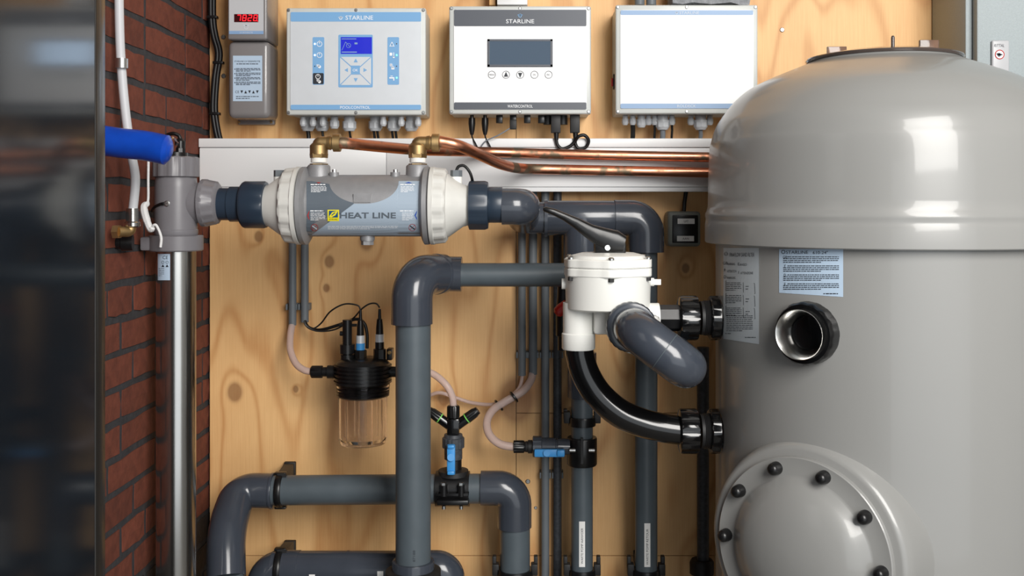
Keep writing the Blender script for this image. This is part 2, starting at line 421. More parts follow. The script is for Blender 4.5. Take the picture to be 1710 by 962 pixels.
def control_box(name, label, x0, y0, x1, y1, pan):
    d = 2.15; t = thing(name, label, 'control box'); a = P(x0, y1, d); b = P(x1, y0, d); yb = d-D
    MB().box((a.x+.0015, yb+.028, a.z+.0015), (b.x-.0015, 0, b.z-.0015), .003).build('housing', M['boxgrey'], t)
    MB().box((a.x, yb, a.z), (b.x, yb+.0275, b.z), .0035, 3).build('lid', M['boxlid'], t)
    for px in (x0+4, (x0+x1)/2, x1-4):
        for py in (y0+4, y1-4):
            mb = MB(); screw_head(mb, P(px, py, d), (0, -1, 0), .0034); mb.build('lid_screw', M['zinc'], t)
    c = P(pan[0], pan[3], d); e = P(pan[2], pan[1], d)
    return t, on_plane(d-.0015), MB().prism(rrect(c.x, c.z, e.x, e.z, .006), yb-.0015, yb+.001)
def crown(p, x, y, s, m):
    for dx, q in ((-1, .5), (-.5, 0), (0, -.35), (.5, 0), (1, .5)):
        p.poly([(x+dx*s*.8, y-q*s*-.2-s*.6*(1-abs(dx)*.5)), (x+dx*s*.8+s*.22, y+s*.1), (x+dx*s*.8-s*.22, y+s*.1)], m)
    p.ring(x, y+s*.35, s*.62, s*.22, m, 12)
# first box
t, hp, mb = control_box('pool_controller', 'control box with blue arrow keypad and a small blue screen', 478, 13, 711, 192, (485, 20, 703.5, 183.5))
mb.build('front_panel', M['silver'], t)
p = Print(hp); B = M['blue_print']; Wt = M['white_ink']; Si = M['silver']
p.poly(rrect(485.3, 20.2, 703.2, 36, 2), B); p.poly(rrect(485.3, 175, 703.2, 183.3, 2), B)
p.rrect(522, 62, 541.5, 141.5, 2, B); p.rrect(565, 58, 622.5, 146, 2, B); p.rrect(647, 62, 666.5, 141.5, 2, B)
p.layer(1)
crown(p, 569, 29, 4, Wt); p.text('STARLINE', 600, 29.5, 7, Wt, 46); p.text('POOLCONTROL', 593, 179.4, 4.6, Wt, 50)
p.rect(569, 62, 621, 90, M['lcd_blue'])
for q in (((569, 95), (619, 95), (594, 117)), ((569, 142), (619, 142), (594, 117)), ((567.8, 96), (567.8, 141), (592, 117.5)), ((619.8, 96), (619.8, 141), (596, 117.5))): p.poly(q, Si)
p.rrect(522.5, 122, 540.5, 140.5, 2, M['ink'])
p.layer(2); p.rect(586, 109.5, 601, 124.5, B)
p.poly([(594, 97.5), (597.5, 104), (590.5, 104)], B); p.poly([(594, 137), (597.5, 130.5), (590.5, 130.5)], B); p.poly([(575, 117), (581, 113.6), (581, 120.4)], B); p.poly([(613, 117), (607, 113.6), (607, 120.4)], B)
p.line(570.5, 65, 595, 65, 1.2, M['blue_dull']); p.line(571, 84, 577, 70, .7, M['blue_dull']); p.line(577, 70, 584, 78, .7, M['blue_dull']); p.ring(582, 76, 4, .6, M['blue_dull']); p.rect(592, 71, 597, 74, M['blue_dull']); p.line(570.5, 87, 596, 87, 1.6, M['blue_dull'])
for y in (73.5, 92, 128): p.ring(533.5 if y < 100 else 531, y, 4.6 if y < 100 else 4.2, .9, Wt)
p.line(533.5, 67.5, 533.5, 73, 1, Wt); p.line(533.5, 88.5, 533.5, 92, .8, Wt); p.line(531, 125, 531, 128.5, .8, Wt)
for x, y in ((532, 110.5), (532, 135.5)):
    p.disc(x+1.5, y+1, 2.6, Wt, 10)
    for k in range(3): p.line(x-3+k*1.8, y-3, x-2+k*1.6, y+1, 1, Wt)
p.poly([(654.5, 69.5), (658.8, 77.5), (650.2, 77.5)], Wt); p.rect(650.5, 88, 655, 93, Wt); p.line(657.5, 87.5, 657.5, 95, 1.2, Wt); p.disc(657.5, 95.5, 1.6, Wt, 10)
for k in range(4): p.line(653-3*math.cos(k*.785), 108.5-3*math.sin(k*.785), 653+3*math.cos(k*.785), 108.5+3*math.sin(k*.785), .7, Wt)
p.rect(653.5, 112, 658.5, 116, Wt); p.ring(656, 112, 1.8, .6, Wt, 12)
p.rect(650, 129, 658.5, 131.2, Wt); p.rect(656.6, 131, 658.5, 134.5, Wt); p.line(652, 127, 656, 127, 1, Wt)
p.layer(3); p.text('OK', 593.5, 117.2, 4.4, Wt); p.poly([(654.5, 71.3), (657.2, 76.5), (651.8, 76.5)], B); p.line(654.5, 72.5, 654.5, 75, .7, Wt)
for x, y, m in ((525.7, 73.3, 'led_white'), (525.7, 92, 'led_white'), (525.7, 110.5, 'ink'), (662.3, 73, 'dark_print'), (662.4, 92, 'led_green'), (662.3, 110.5, 'dark_print'), (662.4, 129.8, 'led_green')): p.disc(x, y, 1.5 if 'led' in m else 1, M[m], 10)
p.build('printed_front', t)
for px, bg, cb, cw, dd in ((514, 2, 1, 7, 2.225), (538, 2, 1, 4.5, 2.225), (506, 0, 0, 4, 2.19), (522.5, 0, 0, 4, 2.19), (539, 0, 0, 4, 2.19), (558.5, 1, 0, 4, 2.2), (583.5, 2, 1, 4, 2.2), (627, 2, 2, 4.5, 2.21), (640, 0, 0, 4, 2.18), (657.5, 2, 2, 4.5, 2.21), (670, 0, 0, 4, 2.18), (687, 2, 0, 4, 2.21), (698, 0, 0, 4, 2.18)):
    gland(t, px, 196, bg, dd, cb, cw=cw)
# second box
t, hp, mb = control_box('water_controller', 'control box with dark header, wide grey display and five round buttons', 750, 10, 987, 190.5, (758, 16, 979.5, 183))
mb.build('front_panel', M['panel_white'], t)
p = Print(hp); K = M['dark_print']
p.poly(rrect(758.2, 16.2, 979.3, 43.7, 2), K); p.poly(rrect(758.2, 171, 979.3, 182.8, 2), K); p.rect(814, 65.5, 923, 112, K)
p.layer(1); crown(p, 868.5, 25, 4.5, M['blue_print']); p.text('STARLINE', 868.5, 35.5, 6.6, Wt, 47); p.text('WATERCONTROL', 868.5, 177.4, 4.8, Wt, 42)
for k, s_ in enumerate(('MENU', None, None, 'OK', 'ESC')):
    x = 821.3+23.7*k; p.ring(x, 124.8, 6.4, .7, M['ink'])
    if s_: p.text(s_, x, 124.8, 2.4, M['dark_print'])
p.poly([(845, 119.8), (848.6, 128), (841.4, 128)], M['ink']); p.poly([(868.7, 129.8), (872.3, 121.6), (865.1, 121.6)], M['ink'])
p.build('printed_front', t)
mb = MB(); q0 = P(814.5, 111.5, 2.15); q1 = P(922.5, 66, 2.15)
for a, b in (((q0.x, q0.z), (q1.x, q0.z+.004)), ((q0.x, q1.z-.004), (q1.x, q1.z)), ((q0.x, q0.z), (q0.x+.004, q1.z)), ((q1.x-.004, q0.z), (q1.x, q1.z))):
    mb.box((a[0], -.11-.0045, a[1]), (b[0], -.1105, b[1]))
fr = mb.build('display_bezel', M['dark_print'], t)
MB().box((q0.x+.004, -.1135, q0.z+.004), (q1.x-.004, -.111, q1.z-.004)).build('screen', M['lcd_grey'], fr)
def plug(px, y0, y1, w_, d=2.19, top=None):
    a = P(px-w_/2, y1, d); b = P(px+w_/2, y0, d); return MB().box((a.x, a.y-(b.x-a.x)/2, a.z), (b.x, a.y+(b.x-a.x)/2, b.z), .0015)
for px in (834, 857, 880.5, 904): plug(px, 191, 206, 11).build('socket', M['black'], t)
plug(857, 200, 216, 11.5, 2.185).build('dummy_plug', M['black_matt'], t)
for px in (788, 810):
    a = P(px, 190, 2.19); dz = lambda q: a+V((0, 0, P(0, q, 2.19).z-a.z))
    mb = MB(); mb.cyl(dz(190), dz(197), .004); mb.lathe(dz(197), (0, 0, -1), [(0, .007), (.012, .0075), (.026, .006), (.036, .0035)], 16); mb.build('jack_plug', M['black'], t)
    MB().sweep(smooth_path([dz(222), dz(230)+V((.001, 0, 0)), P(px+6, 240, 2.181), P(px+10, 248, 2.184)]), .0018, 8).build('cable', M['cable'], t)
MB().sweep(smooth_path([P(852, 214, 2.18), P(832, 226, 2.175), P(812, 235, 2.178), P(803, 245, 2.184)]), .0014, 8).build('cable', M['cable_grey'], t)
for px in (915, 940):
    a = P(px, 191, 2.2); MB().cyl(a, a+V((0, 0, -.022)), .010).build('cable_gland', M['black_matt'], t)
for px in (928, 960):
    plug(px, 191, 222, 16, 2.18).build('power_plug', M['black_matt'], t)
    a = P(px+1, 221, 2.18); mb = MB(); mb.cyl(a, a+V((0, 0, -.016)), .006, .0045); mb.build('strain_relief', M['black'], t)
MB().sweep(smooth_path([P(929, 232, 2.18), P(931, 242, 2.181), P(939, 248.5, 2.182), P(952, 244, 2.182), P(960, 236, 2.18), P(966, 228, 2.174), P(976, 226, 2.174), P(983, 235, 2.178), P(978, 246, 2.182), P(966, 247.5, 2.182), P(961, 240, 2.182), P(961, 230, 2.18)]), .0036, 10).build('cable', M['cable'], t)
# third box
t, hp, mb = control_box('cover_controller', 'blank white control box with thin blue bands, half behind the tank', 1028, 8, 1265.5, 190, (1036, 17, 1258, 181.5))
mb.build('front_panel', M['panel_white'], t)
p = Print(hp); K = M['blue_dull']
p.poly(rrect(1036.2, 17.2, 1257.8, 25, 2), K); p.poly(rrect(1036.2, 173, 1257.8, 181.2, 2), K)
p.layer(1); crown(p, 1130, 20.8, 3, M['pale_ink']); p.text('STARLINE', 1151, 21.3, 4.6, M['pale_ink'], 33); p.text('ROLDECK', 1146.5, 177, 4.6, M['pale_ink'], 31); p.build('printed_front', t)
a = P(1028, 145, 2.15); b = P(1028, 120, 2.15)
MB().box((a.x-.002, -.075, a.z), (a.x+.002, -.055, b.z), .001).build('switch_frame', M['black'], t)
MB().box((a.x-.006, -.072, a.z+.006), (a.x, -.058, b.z-.008), .002).build('rocker_switch', M['red'], t)
for px, bg, cb, cw, cm in ((1044, 0, 0, 4, 'cable'), (1056.5, 0, 1, 8, 'cable'), (1071, 1, 0, 4, 'cable'), (1083, 0, 0, 4, 'cable'), (1093, 0, 1, 4, 'cable'), (1106.5, 2, 1, 9, 'cable_grey'), (1122, 0, 1, 4, 'cable'), (1153.5, 0, 0, 4, 'cable'), (1170, 2, 1, 7, 'cable_grey'), (1185.5, 0, 0, 4, 'cable')):
    gland(t, px, 194, bg, 2.2, cb, cw=cw, cm=cm)
# bits above the frame's top boxes
tag(MB().box(P(830, 8, 2.17), P(881, -70, D), .002).build('small_white_box', M['trunk']), 'small white box whose bottom shows above the dark-headed controller', 'box')
tag(MB().box(P(817, 8.5, 2.2), P(829, -70, D), .001).build('wood_batten', M['plywood']), 'narrow brown wooden batten beside the small white box at the top', 'batten')
for px, l in ((1068, 'left grey conduit rising from the blank white box'), (1087.5, 'right grey conduit rising from the blank white box')):
    a = P(px, 9, 2.2); tag(MB().cyl(a, a+V((0, 0, .2)), sz(8.3, 2.2)).build('conduit', M['conduit']), l, 'conduit', 'conduits above the blank white box')
mb = MB(); q0 = P(1123, 6, 2.16); q1 = P(1239, -40, 2.24); mb.box(q0, q1); bmesh.ops.subdivide_edges(mb.bm, edges=mb.bm.edges[:], cuts=7, use_grid_fill=True)
for v in mb.bm.verts: v.co += V([random.uniform(-.003, .003) for _ in range(3)])
tag(mb.build('insulation_wrap', M['felt']), 'fuzzy grey insulation lump lying on top of the blank white box', 'insulation')

# ------------------------------------------------------------------ UV controller
t = thing('uv_controller', 'grey ultraviolet controller with red digits 7828 on the plywood', 'controller')
a = P(395, 208, 2.24); b = P(457, -40, 2.24); MB().box((a.x, -.012, a.z), (b.x, 0, b.z), .003).build('back_plate', M['uvcase'], t)
for px in (399, 453): mb = MB(); screw_head(mb, P(px, 204, 2.247), (0, -1, 0), .003); mb.build('plate_screw', M['brass'], t)
a = P(380, 197, 2.165); b = P(450, 68, 2.165); MB().box((a.x, -.095, a.z), (b.x, -.012, b.z), .012, 4).build('lamp_driver', M['uvcase'], t)
a = P(380, 66, 2.15); b = P(446, -50, 2.15); hd = MB().box((a.x, -.11, a.z), (b.x, -.012, b.z), .004, 3).build('display_head', M['uvcase'], t)
p = Print(on_plane(2.15)); p.rect(382.5, -45, 440, 57, M['uvface']).layer(1); p.rect(382.5, 51.5, 440, 57, M['blue_dull']); p.rect(391, 23.5, 431.5, 37, M['display']); p.ring(411, 45.5, 3.4, .8, M['pale_ink']); p.rrect(406.5, 41.5, 415.5, 43, .5, M['pale_ink'])
p.layer(2); p.text('UV DESINFECTIE', 411, 54.4, 2.4, M['pale_ink'], 22)
SEG = {'7': 'abc', '8': 'abcdefg', '2': 'abged'}
for k, ch in enumerate('7828'):
    x = 395.5+k*9.2; y = 25.3; s_ = 5.6; h_ = 9.2
    ends = {'a': (0, 0, 1, 0), 'b': (1, 0, 1, .5), 'c': (1, .5, 1, 1), 'd': (0, 1, 1, 1), 'e': (0, .5, 0, 1), 'f': (0, 0, 0, .5), 'g': (0, .5, 1, .5)}
    for q in SEG[ch]:
        x0, y0, x1, y1 = ends[q]; sl = lambda yy: (1-yy)*1.2
        p.line(x+x0*s_+sl(y0), y+y0*h_, x+x1*s_+sl(y1), y+y1*h_, 1.1, M['led_red'])
p.disc(430.3, 35.3, .7, M['led_red'], 8); p.build('printed_front', hd)
p = Print(on_plane(2.165)); p.rect(389, 93, 438, 169, M['label_blue']).layer(1)
p.text('STARLINE UV DESINFECTIE', 413, 102.5, 2.8, M['ink'], 43); p.lines(395, 105, 431, 108.5, 1, 1.2, M['ink'])
for k in range(4): p.disc(392.3, 115.5+7.5*k, 1, M['ink'], 8); p.lines(394, 113.5+7.5*k, 435, 120+7.5*k, 3, 1.1, M['ink'], k)
p.text('CE', 396, 153.5, 4, M['ink'])
for k in range(5): p.poly([(401.5+6.5*k, 156), (406+6.5*k, 156), (403.7+6.5*k, 151)] if k % 2 else [(401.5+6.5*k, 151), (406+6.5*k, 151), (403.7+6.5*k, 156)], M['ink'])
p.lines(394, 159.5, 432, 166, 2, 1.1, M['ink'], 9); p.build('sticker', t)
# black cables in the corner
t = thing('corner_cables', 'bundle of black cables tied together down the plywood corner', 'cable')
for k, o in enumerate((0, 5)):
    MB().sweep(smooth_path([P(352+o, -30, 2.235), P(352+o, 30, 2.235), P(356+o, 60, 2.235), P(363+o, 90, 2.235), P(358+o, 130, 2.235), P(355+o, 180, 2.235), P(359+o, 215, 2.235), P(365+o, 240, 2.238)]), sz(4.3, 2.235), 10).build('cable', M['cable'], t)
for px, py in ((355, 29), (365, 105), (359, 190)):
    q = P(px, py, 2.235); MB().box(q+V((-.011, -.008, -.003)), q+V((.011, .008, .003)), .001).build('cable_tie', M['black'], t)

# ------------------------------------------------------------------ UV lamp unit
dU = 1.88; U = lambda q: P(294, q, dU); up = V((0, 0, 1)); s1 = sz(1, dU)
t = thing('uv_lamp', 'upright stainless ultraviolet tube with grey plastic head by the brick wall', 'uv lamp')
tube = MB().cyl(U(1450), U(418), 32*s1, seg=48).build('steel_tube', M['steel'], t)
MB().lathe(U(393), up, [(0, 34*s1), (.003, 35.5*s1), (9*s1, 35.5*s1), (10*s1, 34.5*s1), (80*s1, 34.5*s1), (96*s1, 33*s1), (99*s1, 31*s1)], 40).build('head', M['uvgrey'], t)
mb = MB(); mb.lathe(U(419), up, [(0, 42*s1), (.002, 44*s1), (25*s1, 44*s1), (26*s1, 42*s1)], 40); q0 = P(233, 419, dU-.03); q1 = P(290, 394, dU+.03); mb.box((q0.x, q0.y, q0.z), (q1.x, q1.y, q1.z), .004); mb.build('clamp_flange', M['uvgrey'], t)
MB().lathe(U(296), up, [(0, 35*s1), (.001, 38*s1), (32*s1, 38*s1), (34*s1, 35*s1)], 96, (12, .0016, 1, 2)).build('ribbed_cap', M['uvgrey'], t)
mb = MB(); mb.cyl(U(262), U(255), 19*s1); q = P(301, 256, dU); mb.cyl(q, q+up*.009, .0085, seg=8); mb.cyl(q+up*.009, q+up*.022, .0095, seg=10); mb.cyl(q+up*.022, q+up*.027, .008, .005); mb.build('cap_gland', M['black'], t)
MB().sweep(smooth_path([P(301, 232, dU), P(298, 226, dU), P(288, 223, dU), P(276, 228, dU+.01), P(268, 240, dU+.03), P(262, 270, dU+.05)]), .0035, 10).build('cable', M['cable'], t)
sc = P(279, 340, dU-.037); mb = MB(); mb.lathe(sc+V((0, .004, 0)), (0, -1, 0), [(0, 8*s1), (.003, 8*s1), (.004, 6*s1)], 20); mb.build('sensor_boss', M['uvgrey'], t)
mb = MB(); screw_head(mb, sc, (0, -1, 0), .0055); mb.build('sensor_screw', M['zinc'], t)
MB().sweep(smooth_path([sc+V((-.004, -.004, 0)), P(268, 341, dU-.036), P(258, 346, dU-.02), P(254, 352, dU+.01)]), .0028, 8).build('sensor_cable', M['cable'], t)
X = V((1, 0, 0)); q = P(322, 339, dU+.01)
MB().lathe(q, X, [(0, 34*s1), (16*s1, 34*s1), (17*s1, 40*s1), (24*s1, 40*s1), (26*s1, 39*s1), (41*s1, 36*s1), (43*s1, 33*s1), (46*s1, 28*s1)], 72, (14, .0015, 4, 5)).build('side_port', M['uvgrey'], t)
p = Print(on_cyl(U(500), up, 32*s1)); p.rect(263.5, 424, 284, 468, M['label_blue'], 8, 1).layer(1); p.text('CE', 276, 430, 5.5, M['ink']); p.ring(272, 438, 2.4, .6, M['ink']); p.ring(279, 438, 2.4, .6, M['ink']); p.poly([(269.5, 446), (272, 441.5), (274.5, 446)], M['ink']); p.poly([(276.5, 446), (279, 441.5), (281.5, 446)], M['ink']); p.lines(265, 447, 274, 462, 5, .6, M['ink']); p.build('sticker', tube)
# rope, hoses by the brick wall
tag(MB().sweep(smooth_path([P(248, 262, 1.83), P(247.5, 300, 1.83), P(247, 336, 1.83), P(240, 346, 1.82), P(245, 368, 1.82), P(252, 383, 1.82), P(257, 376, 1.815), P(262, 378, 1.815), P(269, 396, 1.815), P(268, 413, 1.815)]), [.0022]*17+[.0036, .0052, .0056, .0056, .0056, .0056, .006, .006, .0062, .0066, .0066, .0066, .0066, .0066, .0066, .0066, .006, .006, .006, .006, .006, .006, .006, .006, .0056, .0054, .0052, .005]+[.0024]*28, 8).build('knotted_rope', M['rope']), 'thin white rope with a thick knot hanging before the grey lamp head', 'rope')
t = thing('white_water_hose', 'white flexible hose running down the brick wall to a brass elbow', 'hose')
MB().sweep(smooth_path([P(198, -40, 1.73), P(200, 60, 1.73), P(204, 130, 1.73), P(211, 200, 1.73), P(220, 260, 1.73), P(226, 300, 1.73), P(222, 350, 1.73)]), sz(7.5, 1.73), 14).build('hose', M['hose_white'], t)
q = P(203, 106, 1.725); MB().cyl(q+up*.008, q-up*.008, .0105, seg=16).build('hose_clip', M['zinc'], t)
q = P(221, 348, 1.73); MB().lathe(q, -up, [(0, .0098), (.022, .0105), (.024, .013), (.030, .013), (.032, .009)], 20).build('ferrule', M['steel'], t)
mb = MB(); mb.sweep(fillet([P(219, 374, 1.73), P(218, 387, 1.73), P(196, 387, 1.71)], .012), .0088, 14); mb.lathe(P(200, 387, 1.713), (-1, 0, 0), [(0, .012), (.01, .012)], 6); mb.build('brass_elbow', M['brass'], t)
tag(MB().lathe(P(222, 405, 1.77), (-1, -.2, 0), [(0, .014), (.018, .0145), (.019, .011), (.03, .011)], 20).build('hose_plug', M['black']), 'black plug left of the grey lamp flange before the bricks', 'plug')
t = thing('blue_hose', 'thick bright blue tube poking out from behind the dark cabinet', 'tube')
MB().sweep(smooth_path([P(120, 226, 1.62), P(195, 238, 1.62), P(240, 243, 1.62), P(275, 250, 1.62), P(286, 252, 1.62)]), [sz(25, 1.62)]*26+[sz(22, 1.62), sz(20, 1.62), sz(18, 1.62), sz(15, 1.62), sz(12, 1.62), sz(11, 1.62), sz(10, 1.62)], 28).build('tube', M['hose_blue'], t)
q = P(287, 243, 1.66); MB().obox(q, V((.004, 0, -.005)), V((0, .005, 0)), V((.006, 0, .009))).build('end_clip', M['clear'], t)

# ------------------------------------------------------------------ heat exchanger
dH = 1.89; h1 = sz(1, dH); H = lambda q, y=343.5: P(q, y, dH)
t = thing('heat_exchanger', 'grey pool heat exchanger with white end caps and a two-tone label', 'heat exchanger')
body = MB().cyl(H(500), H(722), 51.5*h1, seg=64).build('body', M['alu'], t)
for x0, sgn in ((519, -1), (704, 1)):
    o = H(x0); MB().lathe(o, X*sgn, [(0, 51*h1), (3*h1, 60*h1), (6*h1, 65*h1), (13*h1, 65*h1), (14*h1, 62*h1)], 64).build('body_flange', M['alu'], t)
    o = H(x0+sgn*15); MB().lathe(o, X*sgn, [(0, 62*h1), (1*h1, 65*h1), (7*h1, 65*h1), (8*h1, 64*h1), (22*h1, 62.5*h1), (25*h1, 62*h1), (28*h1, 58*h1), (29*h1, 50*h1)], 112, (14, .0022, 3, 5)).build('lock_ring', M['aged_white'], t)
    o = H(x0+sgn*42); MB().lathe(o, X*sgn, [(0, 53*h1), (4*h1, 52*h1), (28*h1, 35*h1), (33*h1, 34*h1), (34*h1, 33*h1), (36*h1, 34*h1), (37.5*h1, 33*h1), (39*h1, 34*h1), (42*h1, 33*h1)], 48).build('end_cone', M['aged_white'], t)
for px in (467, 762):
    q = P(px, 308, dH); mb = MB(); mb.cyl(q-up*.012, q+up*.014, .0105); s_ = mb.build('sensor_boss', M['white_pl'], t)
    MB().hexa(q+up*.014, q+up*.026, .011).build('sensor_nut', M['conduit'], t)
MB().sweep(smooth_path([P(762, 285, dH), P(766, 278, dH), P(775, 277, dH), P(784, 287, dH), P(789, 303, dH+.01), P(790, 330, dH+.06)]), .0028, 10).build('sensor_cable', M['cable'], t)
for px in (532.5, 697):
    q = P(px, 300, dH); MB().lathe(q-up*.012, up, [(0, .023), (.016, .0215), (.036, .0208), (.039, .0185)], 32).build('port_boss', M['alu'], t)
for px, sx in ((558, 0), (660, 0)):
    q = P(px, 296, dH-.012); MB().cyl(q-up*.014, q+up*.009, .0088, seg=16).build('screw_boss', M['alu'], t); mb = MB(); mb.cyl(q+up*.009, q+up*.014, .004, seg=8); mb.build('earth_screw', M['zinc'], t)
q = P(613.5, 394, dH); mb = MB(); mb.cyl(q+up*.006, q-up*.007, .0135, seg=24); mb.cyl(q-up*.007, q-up*.009, .0125, seg=24); mb.hexa(q-up*.009, q-up*.0165, .0115); mb.build('drain_plug', M['alu'], t)
hh = on_cyl(H(600), X, 51.5*h1); p = Print(hh); cx = lambda v: 420+v/4.275; cy = lambda v: 210+v/4.275
arc = lambda x: 395+162*math.sqrt(max(0, 1-((x-803)/250)**2)); diag = lambda x: 780-(x-430)*.74
xs = [392, 430]+[555+k*7 for k in range(26)]; xs = sorted(set(xs))
lo = lambda v: cy(395 if v <= 555 else min(arc(v), 557)); hi = lambda v: cy(778 if v <= 430 else max(diag(v), (395 if v <= 555 else min(arc(v), 557))))
inv = lambda f_: (lambda x: f_((x-420)*4.275))
p.strip([cx(v) for v in xs], inv(lo), inv(hi), M['zod_dark'], 14)
xs = sorted(set([430]+[450+k*20 for k in range(14)]+[730+k*12 for k in range(27)]+[1051+k*15 for k in range(11)]))
lo2 = lambda v: cy(diag(v) if v < 730 else 557 if v < 803 else (min(arc(v), 557) if v < 1050 else 395)); hi2 = lambda v: cy(782)
p.strip([cx(v) for v in xs], inv(lo2), inv(hi2), M['zod_light'], 14)
p.layer(1)
T_ = lambda s_, x, y, h, m, wd=None: p.text(s_, cx(x), cy(y), h/4.275, M[m], wd/4.275 if wd else None)
p.rect(cx(543), cy(600), cx(625), cy(681), M['yellow'], 1, 4)
[p.text('HEAT LINE', cx(830)+ox, cy(640)+oy, 9, M['zod_dark'], 93) for ox in (-.5, 0, .5) for oy in (-.3, .4)]
for x0, x1, y0, y1, n, s_ in ((425, 535, 430, 476, 5, 1), (421, 525, 618, 678, 6, 2), (1065, 1160, 430, 476, 5, 3), (1075, 1155, 618, 678, 6, 4), (545, 1045, 714, 742, 3, 5)): p.lines(cx(x0), cy(y0), cx(x1), cy(y1), n, .8, M['white_ink'], s_)
for x0, x1, y in ((422, 533, 420), (419, 512, 608), (1062, 1170, 420), (1060, 1155, 608)): p.lines(cx(x0), cy(y-5), cx(x1), cy(y+5), 1, 1.5, M['white_ink'], 6)
p.poly([(cx(398), cy(640)), (cx(412), cy(606)), (cx(412), cy(674))], M['red']); p.poly([(cx(1163), cy(640)), (cx(1181), cy(606)), (cx(1181), cy(674))], M['blue_mark'])
p.poly([(cx(462), cy(404)), (cx(497), cy(404)), (cx(480), cy(411))], M['red']); p.poly([(cx(1095), cy(410)), (cx(1148), cy(410)), (cx(1122), cy(401))], M['blue_mark'])
for x in (450, 1148): p.ring(cx(x), cy(727), 6, .6, M['red']); p.line(cx(x)-4, cy(727)-3, cx(x)+4, cy(727)+3, 1.6, M['pale_ink' if x < 900 else 'ink']); p.line(cx(x)-4, cy(727)+4, cx(x)+4, cy(727)-4, .6, M['red'])
p.layer(2); p.rect(cx(552), cy(607), cx(617), cy(655), M['navy'], 1, 3); T_('ZODIAC', 584, 668, 10, 'ink', 62)
p.layer(3); p.poly([(cx(553), cy(650)), (cx(575), cy(618)), (cx(610), cy(608)), (cx(616), cy(610)), (cx(598), cy(640)), (cx(570), cy(654))], M['yellow'])
p.layer(4); p.line(cx(572), cy(640), cx(597), cy(620), 1.6, M['navy'])
p.build('label_print', t)
bz = P(605.5, 333, dH)
MB().box(hh(591, 323, .0005)+V((0, .004, 0)), hh(619, 338, .0016)).build('cast_badge', M['alu'], t)
# unions and pipe work left and right of it
t = thing('pipe_union', 'dark blue-grey pipe union between lamp head and heat exchanger', 'pipe union')
o = P(366, 341, dH); MB().lathe(o, X, [(0, 27*h1), (18*h1, 27*h1), (19*h1, 29.5*h1), (42*h1, 29.5*h1)], 40).build('socket', M['pvc_blue'], t)
MB().lathe(P(404, 342, dH), X, [(0, 34*h1), (3*h1, 38*h1), (6*h1, 39.5*h1), (38*h1, 39.5*h1), (41*h1, 38*h1), (42*h1, 35.5*h1)], 80, (10, .0012, 3, 3)).build('union_nut', M['pvc_blue'], t)
dB = 2.15; b1 = sz(1, dB)
t = thing('pipe_run', 'grey pipe run from heat exchanger behind the valve and down twice', 'pipe run')
MB().lathe(P(782, 343, dH), X, [(0, 36*h1), (2*h1, 41*h1), (28*h1, 41*h1), (33*h1, 39*h1), (34*h1, 30*h1)], 80, (10, .0012, 1, 2)).build('union_nut', M['pvc_blue'], t)
MB().cyl(P(814, 342.5, dH), P(839, 342.5, dH), 29.7*h1, seg=40, bev=.001).build('socket', M['pvc_blue'], t)
xc = P(872, 0, dH).x; zb = P(0, 364, dB).z; zh = P(0, 345, dH).z
MB().sweep(fillet([V((P(838, 0, dH).x, dH-D, zh)), V((xc, dH-D, zh)), V((xc, -.25, zh-.006)), V((xc, dB-D, zb)), P(915, 364, dB)], .042, 10), 30.5*h1, 32).build('elbow', M['pvc_fit'], t)
for a, b in ((909, 914),): MB().cyl(P(a, 364, dB), P(b, 364, dB), 31*b1, seg=36).build('joint_ring', M['pvc_fit'], t)
mb = MB(); mb.cyl(P(912, 364, dB), P(1027, 364, dB), 29*b1, seg=36, bev=.001); mb.cyl(P(971, 364, dB), P(971, 440, dB), 30*b1, seg=36); mb.build('tee', M['pvc_fit'], t)
MB().sweep(fillet([P(1026, 364, dB), P(1079, 364, dB), P(1079, 421, dB)], .042, 10), 30*b1, 32).build('elbow', M['pvc_fit'], t)
MB().cyl(P(1026, 364, dB), P(1029, 364, dB), 30.4*b1, seg=36).build('joint_ring', M['pvc_fit'], t)
pr = MB().cyl(P(1079, 418, dB), P(1079, 1350, dB), 18.7*b1, seg=36).build('return_pipe', M['pvc'], t)
pl = MB().cyl(P(972, 435, dB), P(972, 1350, dB), 18*b1, seg=36).build('supply_pipe', M['pvc'], t)
MB().cyl(P(972, 588, dB), P(972, 664, dB), 24*b1, seg=36, bev=.002).build('coupling', M['pvc_fit'], t)
for px, y0, y1, s_, par, c in ((972, 871, 947, 'WARTE POMP AANVOER', pl, 18), (1081, 874, 947, 'WARTE POMP RETOUR', pr, 18.7)):
    p = Print(on_cyl(P(972 if par is pl else 1079, 800, dB), up, c*b1)); p.rect(px-5, y0, px+5, y1, M['white_label'], 4, 1).layer(1); p.text(s_, px, (y0+y1)/2+3, 3.6, M['ink'], 60, up=True); p.build('name_sticker', par)

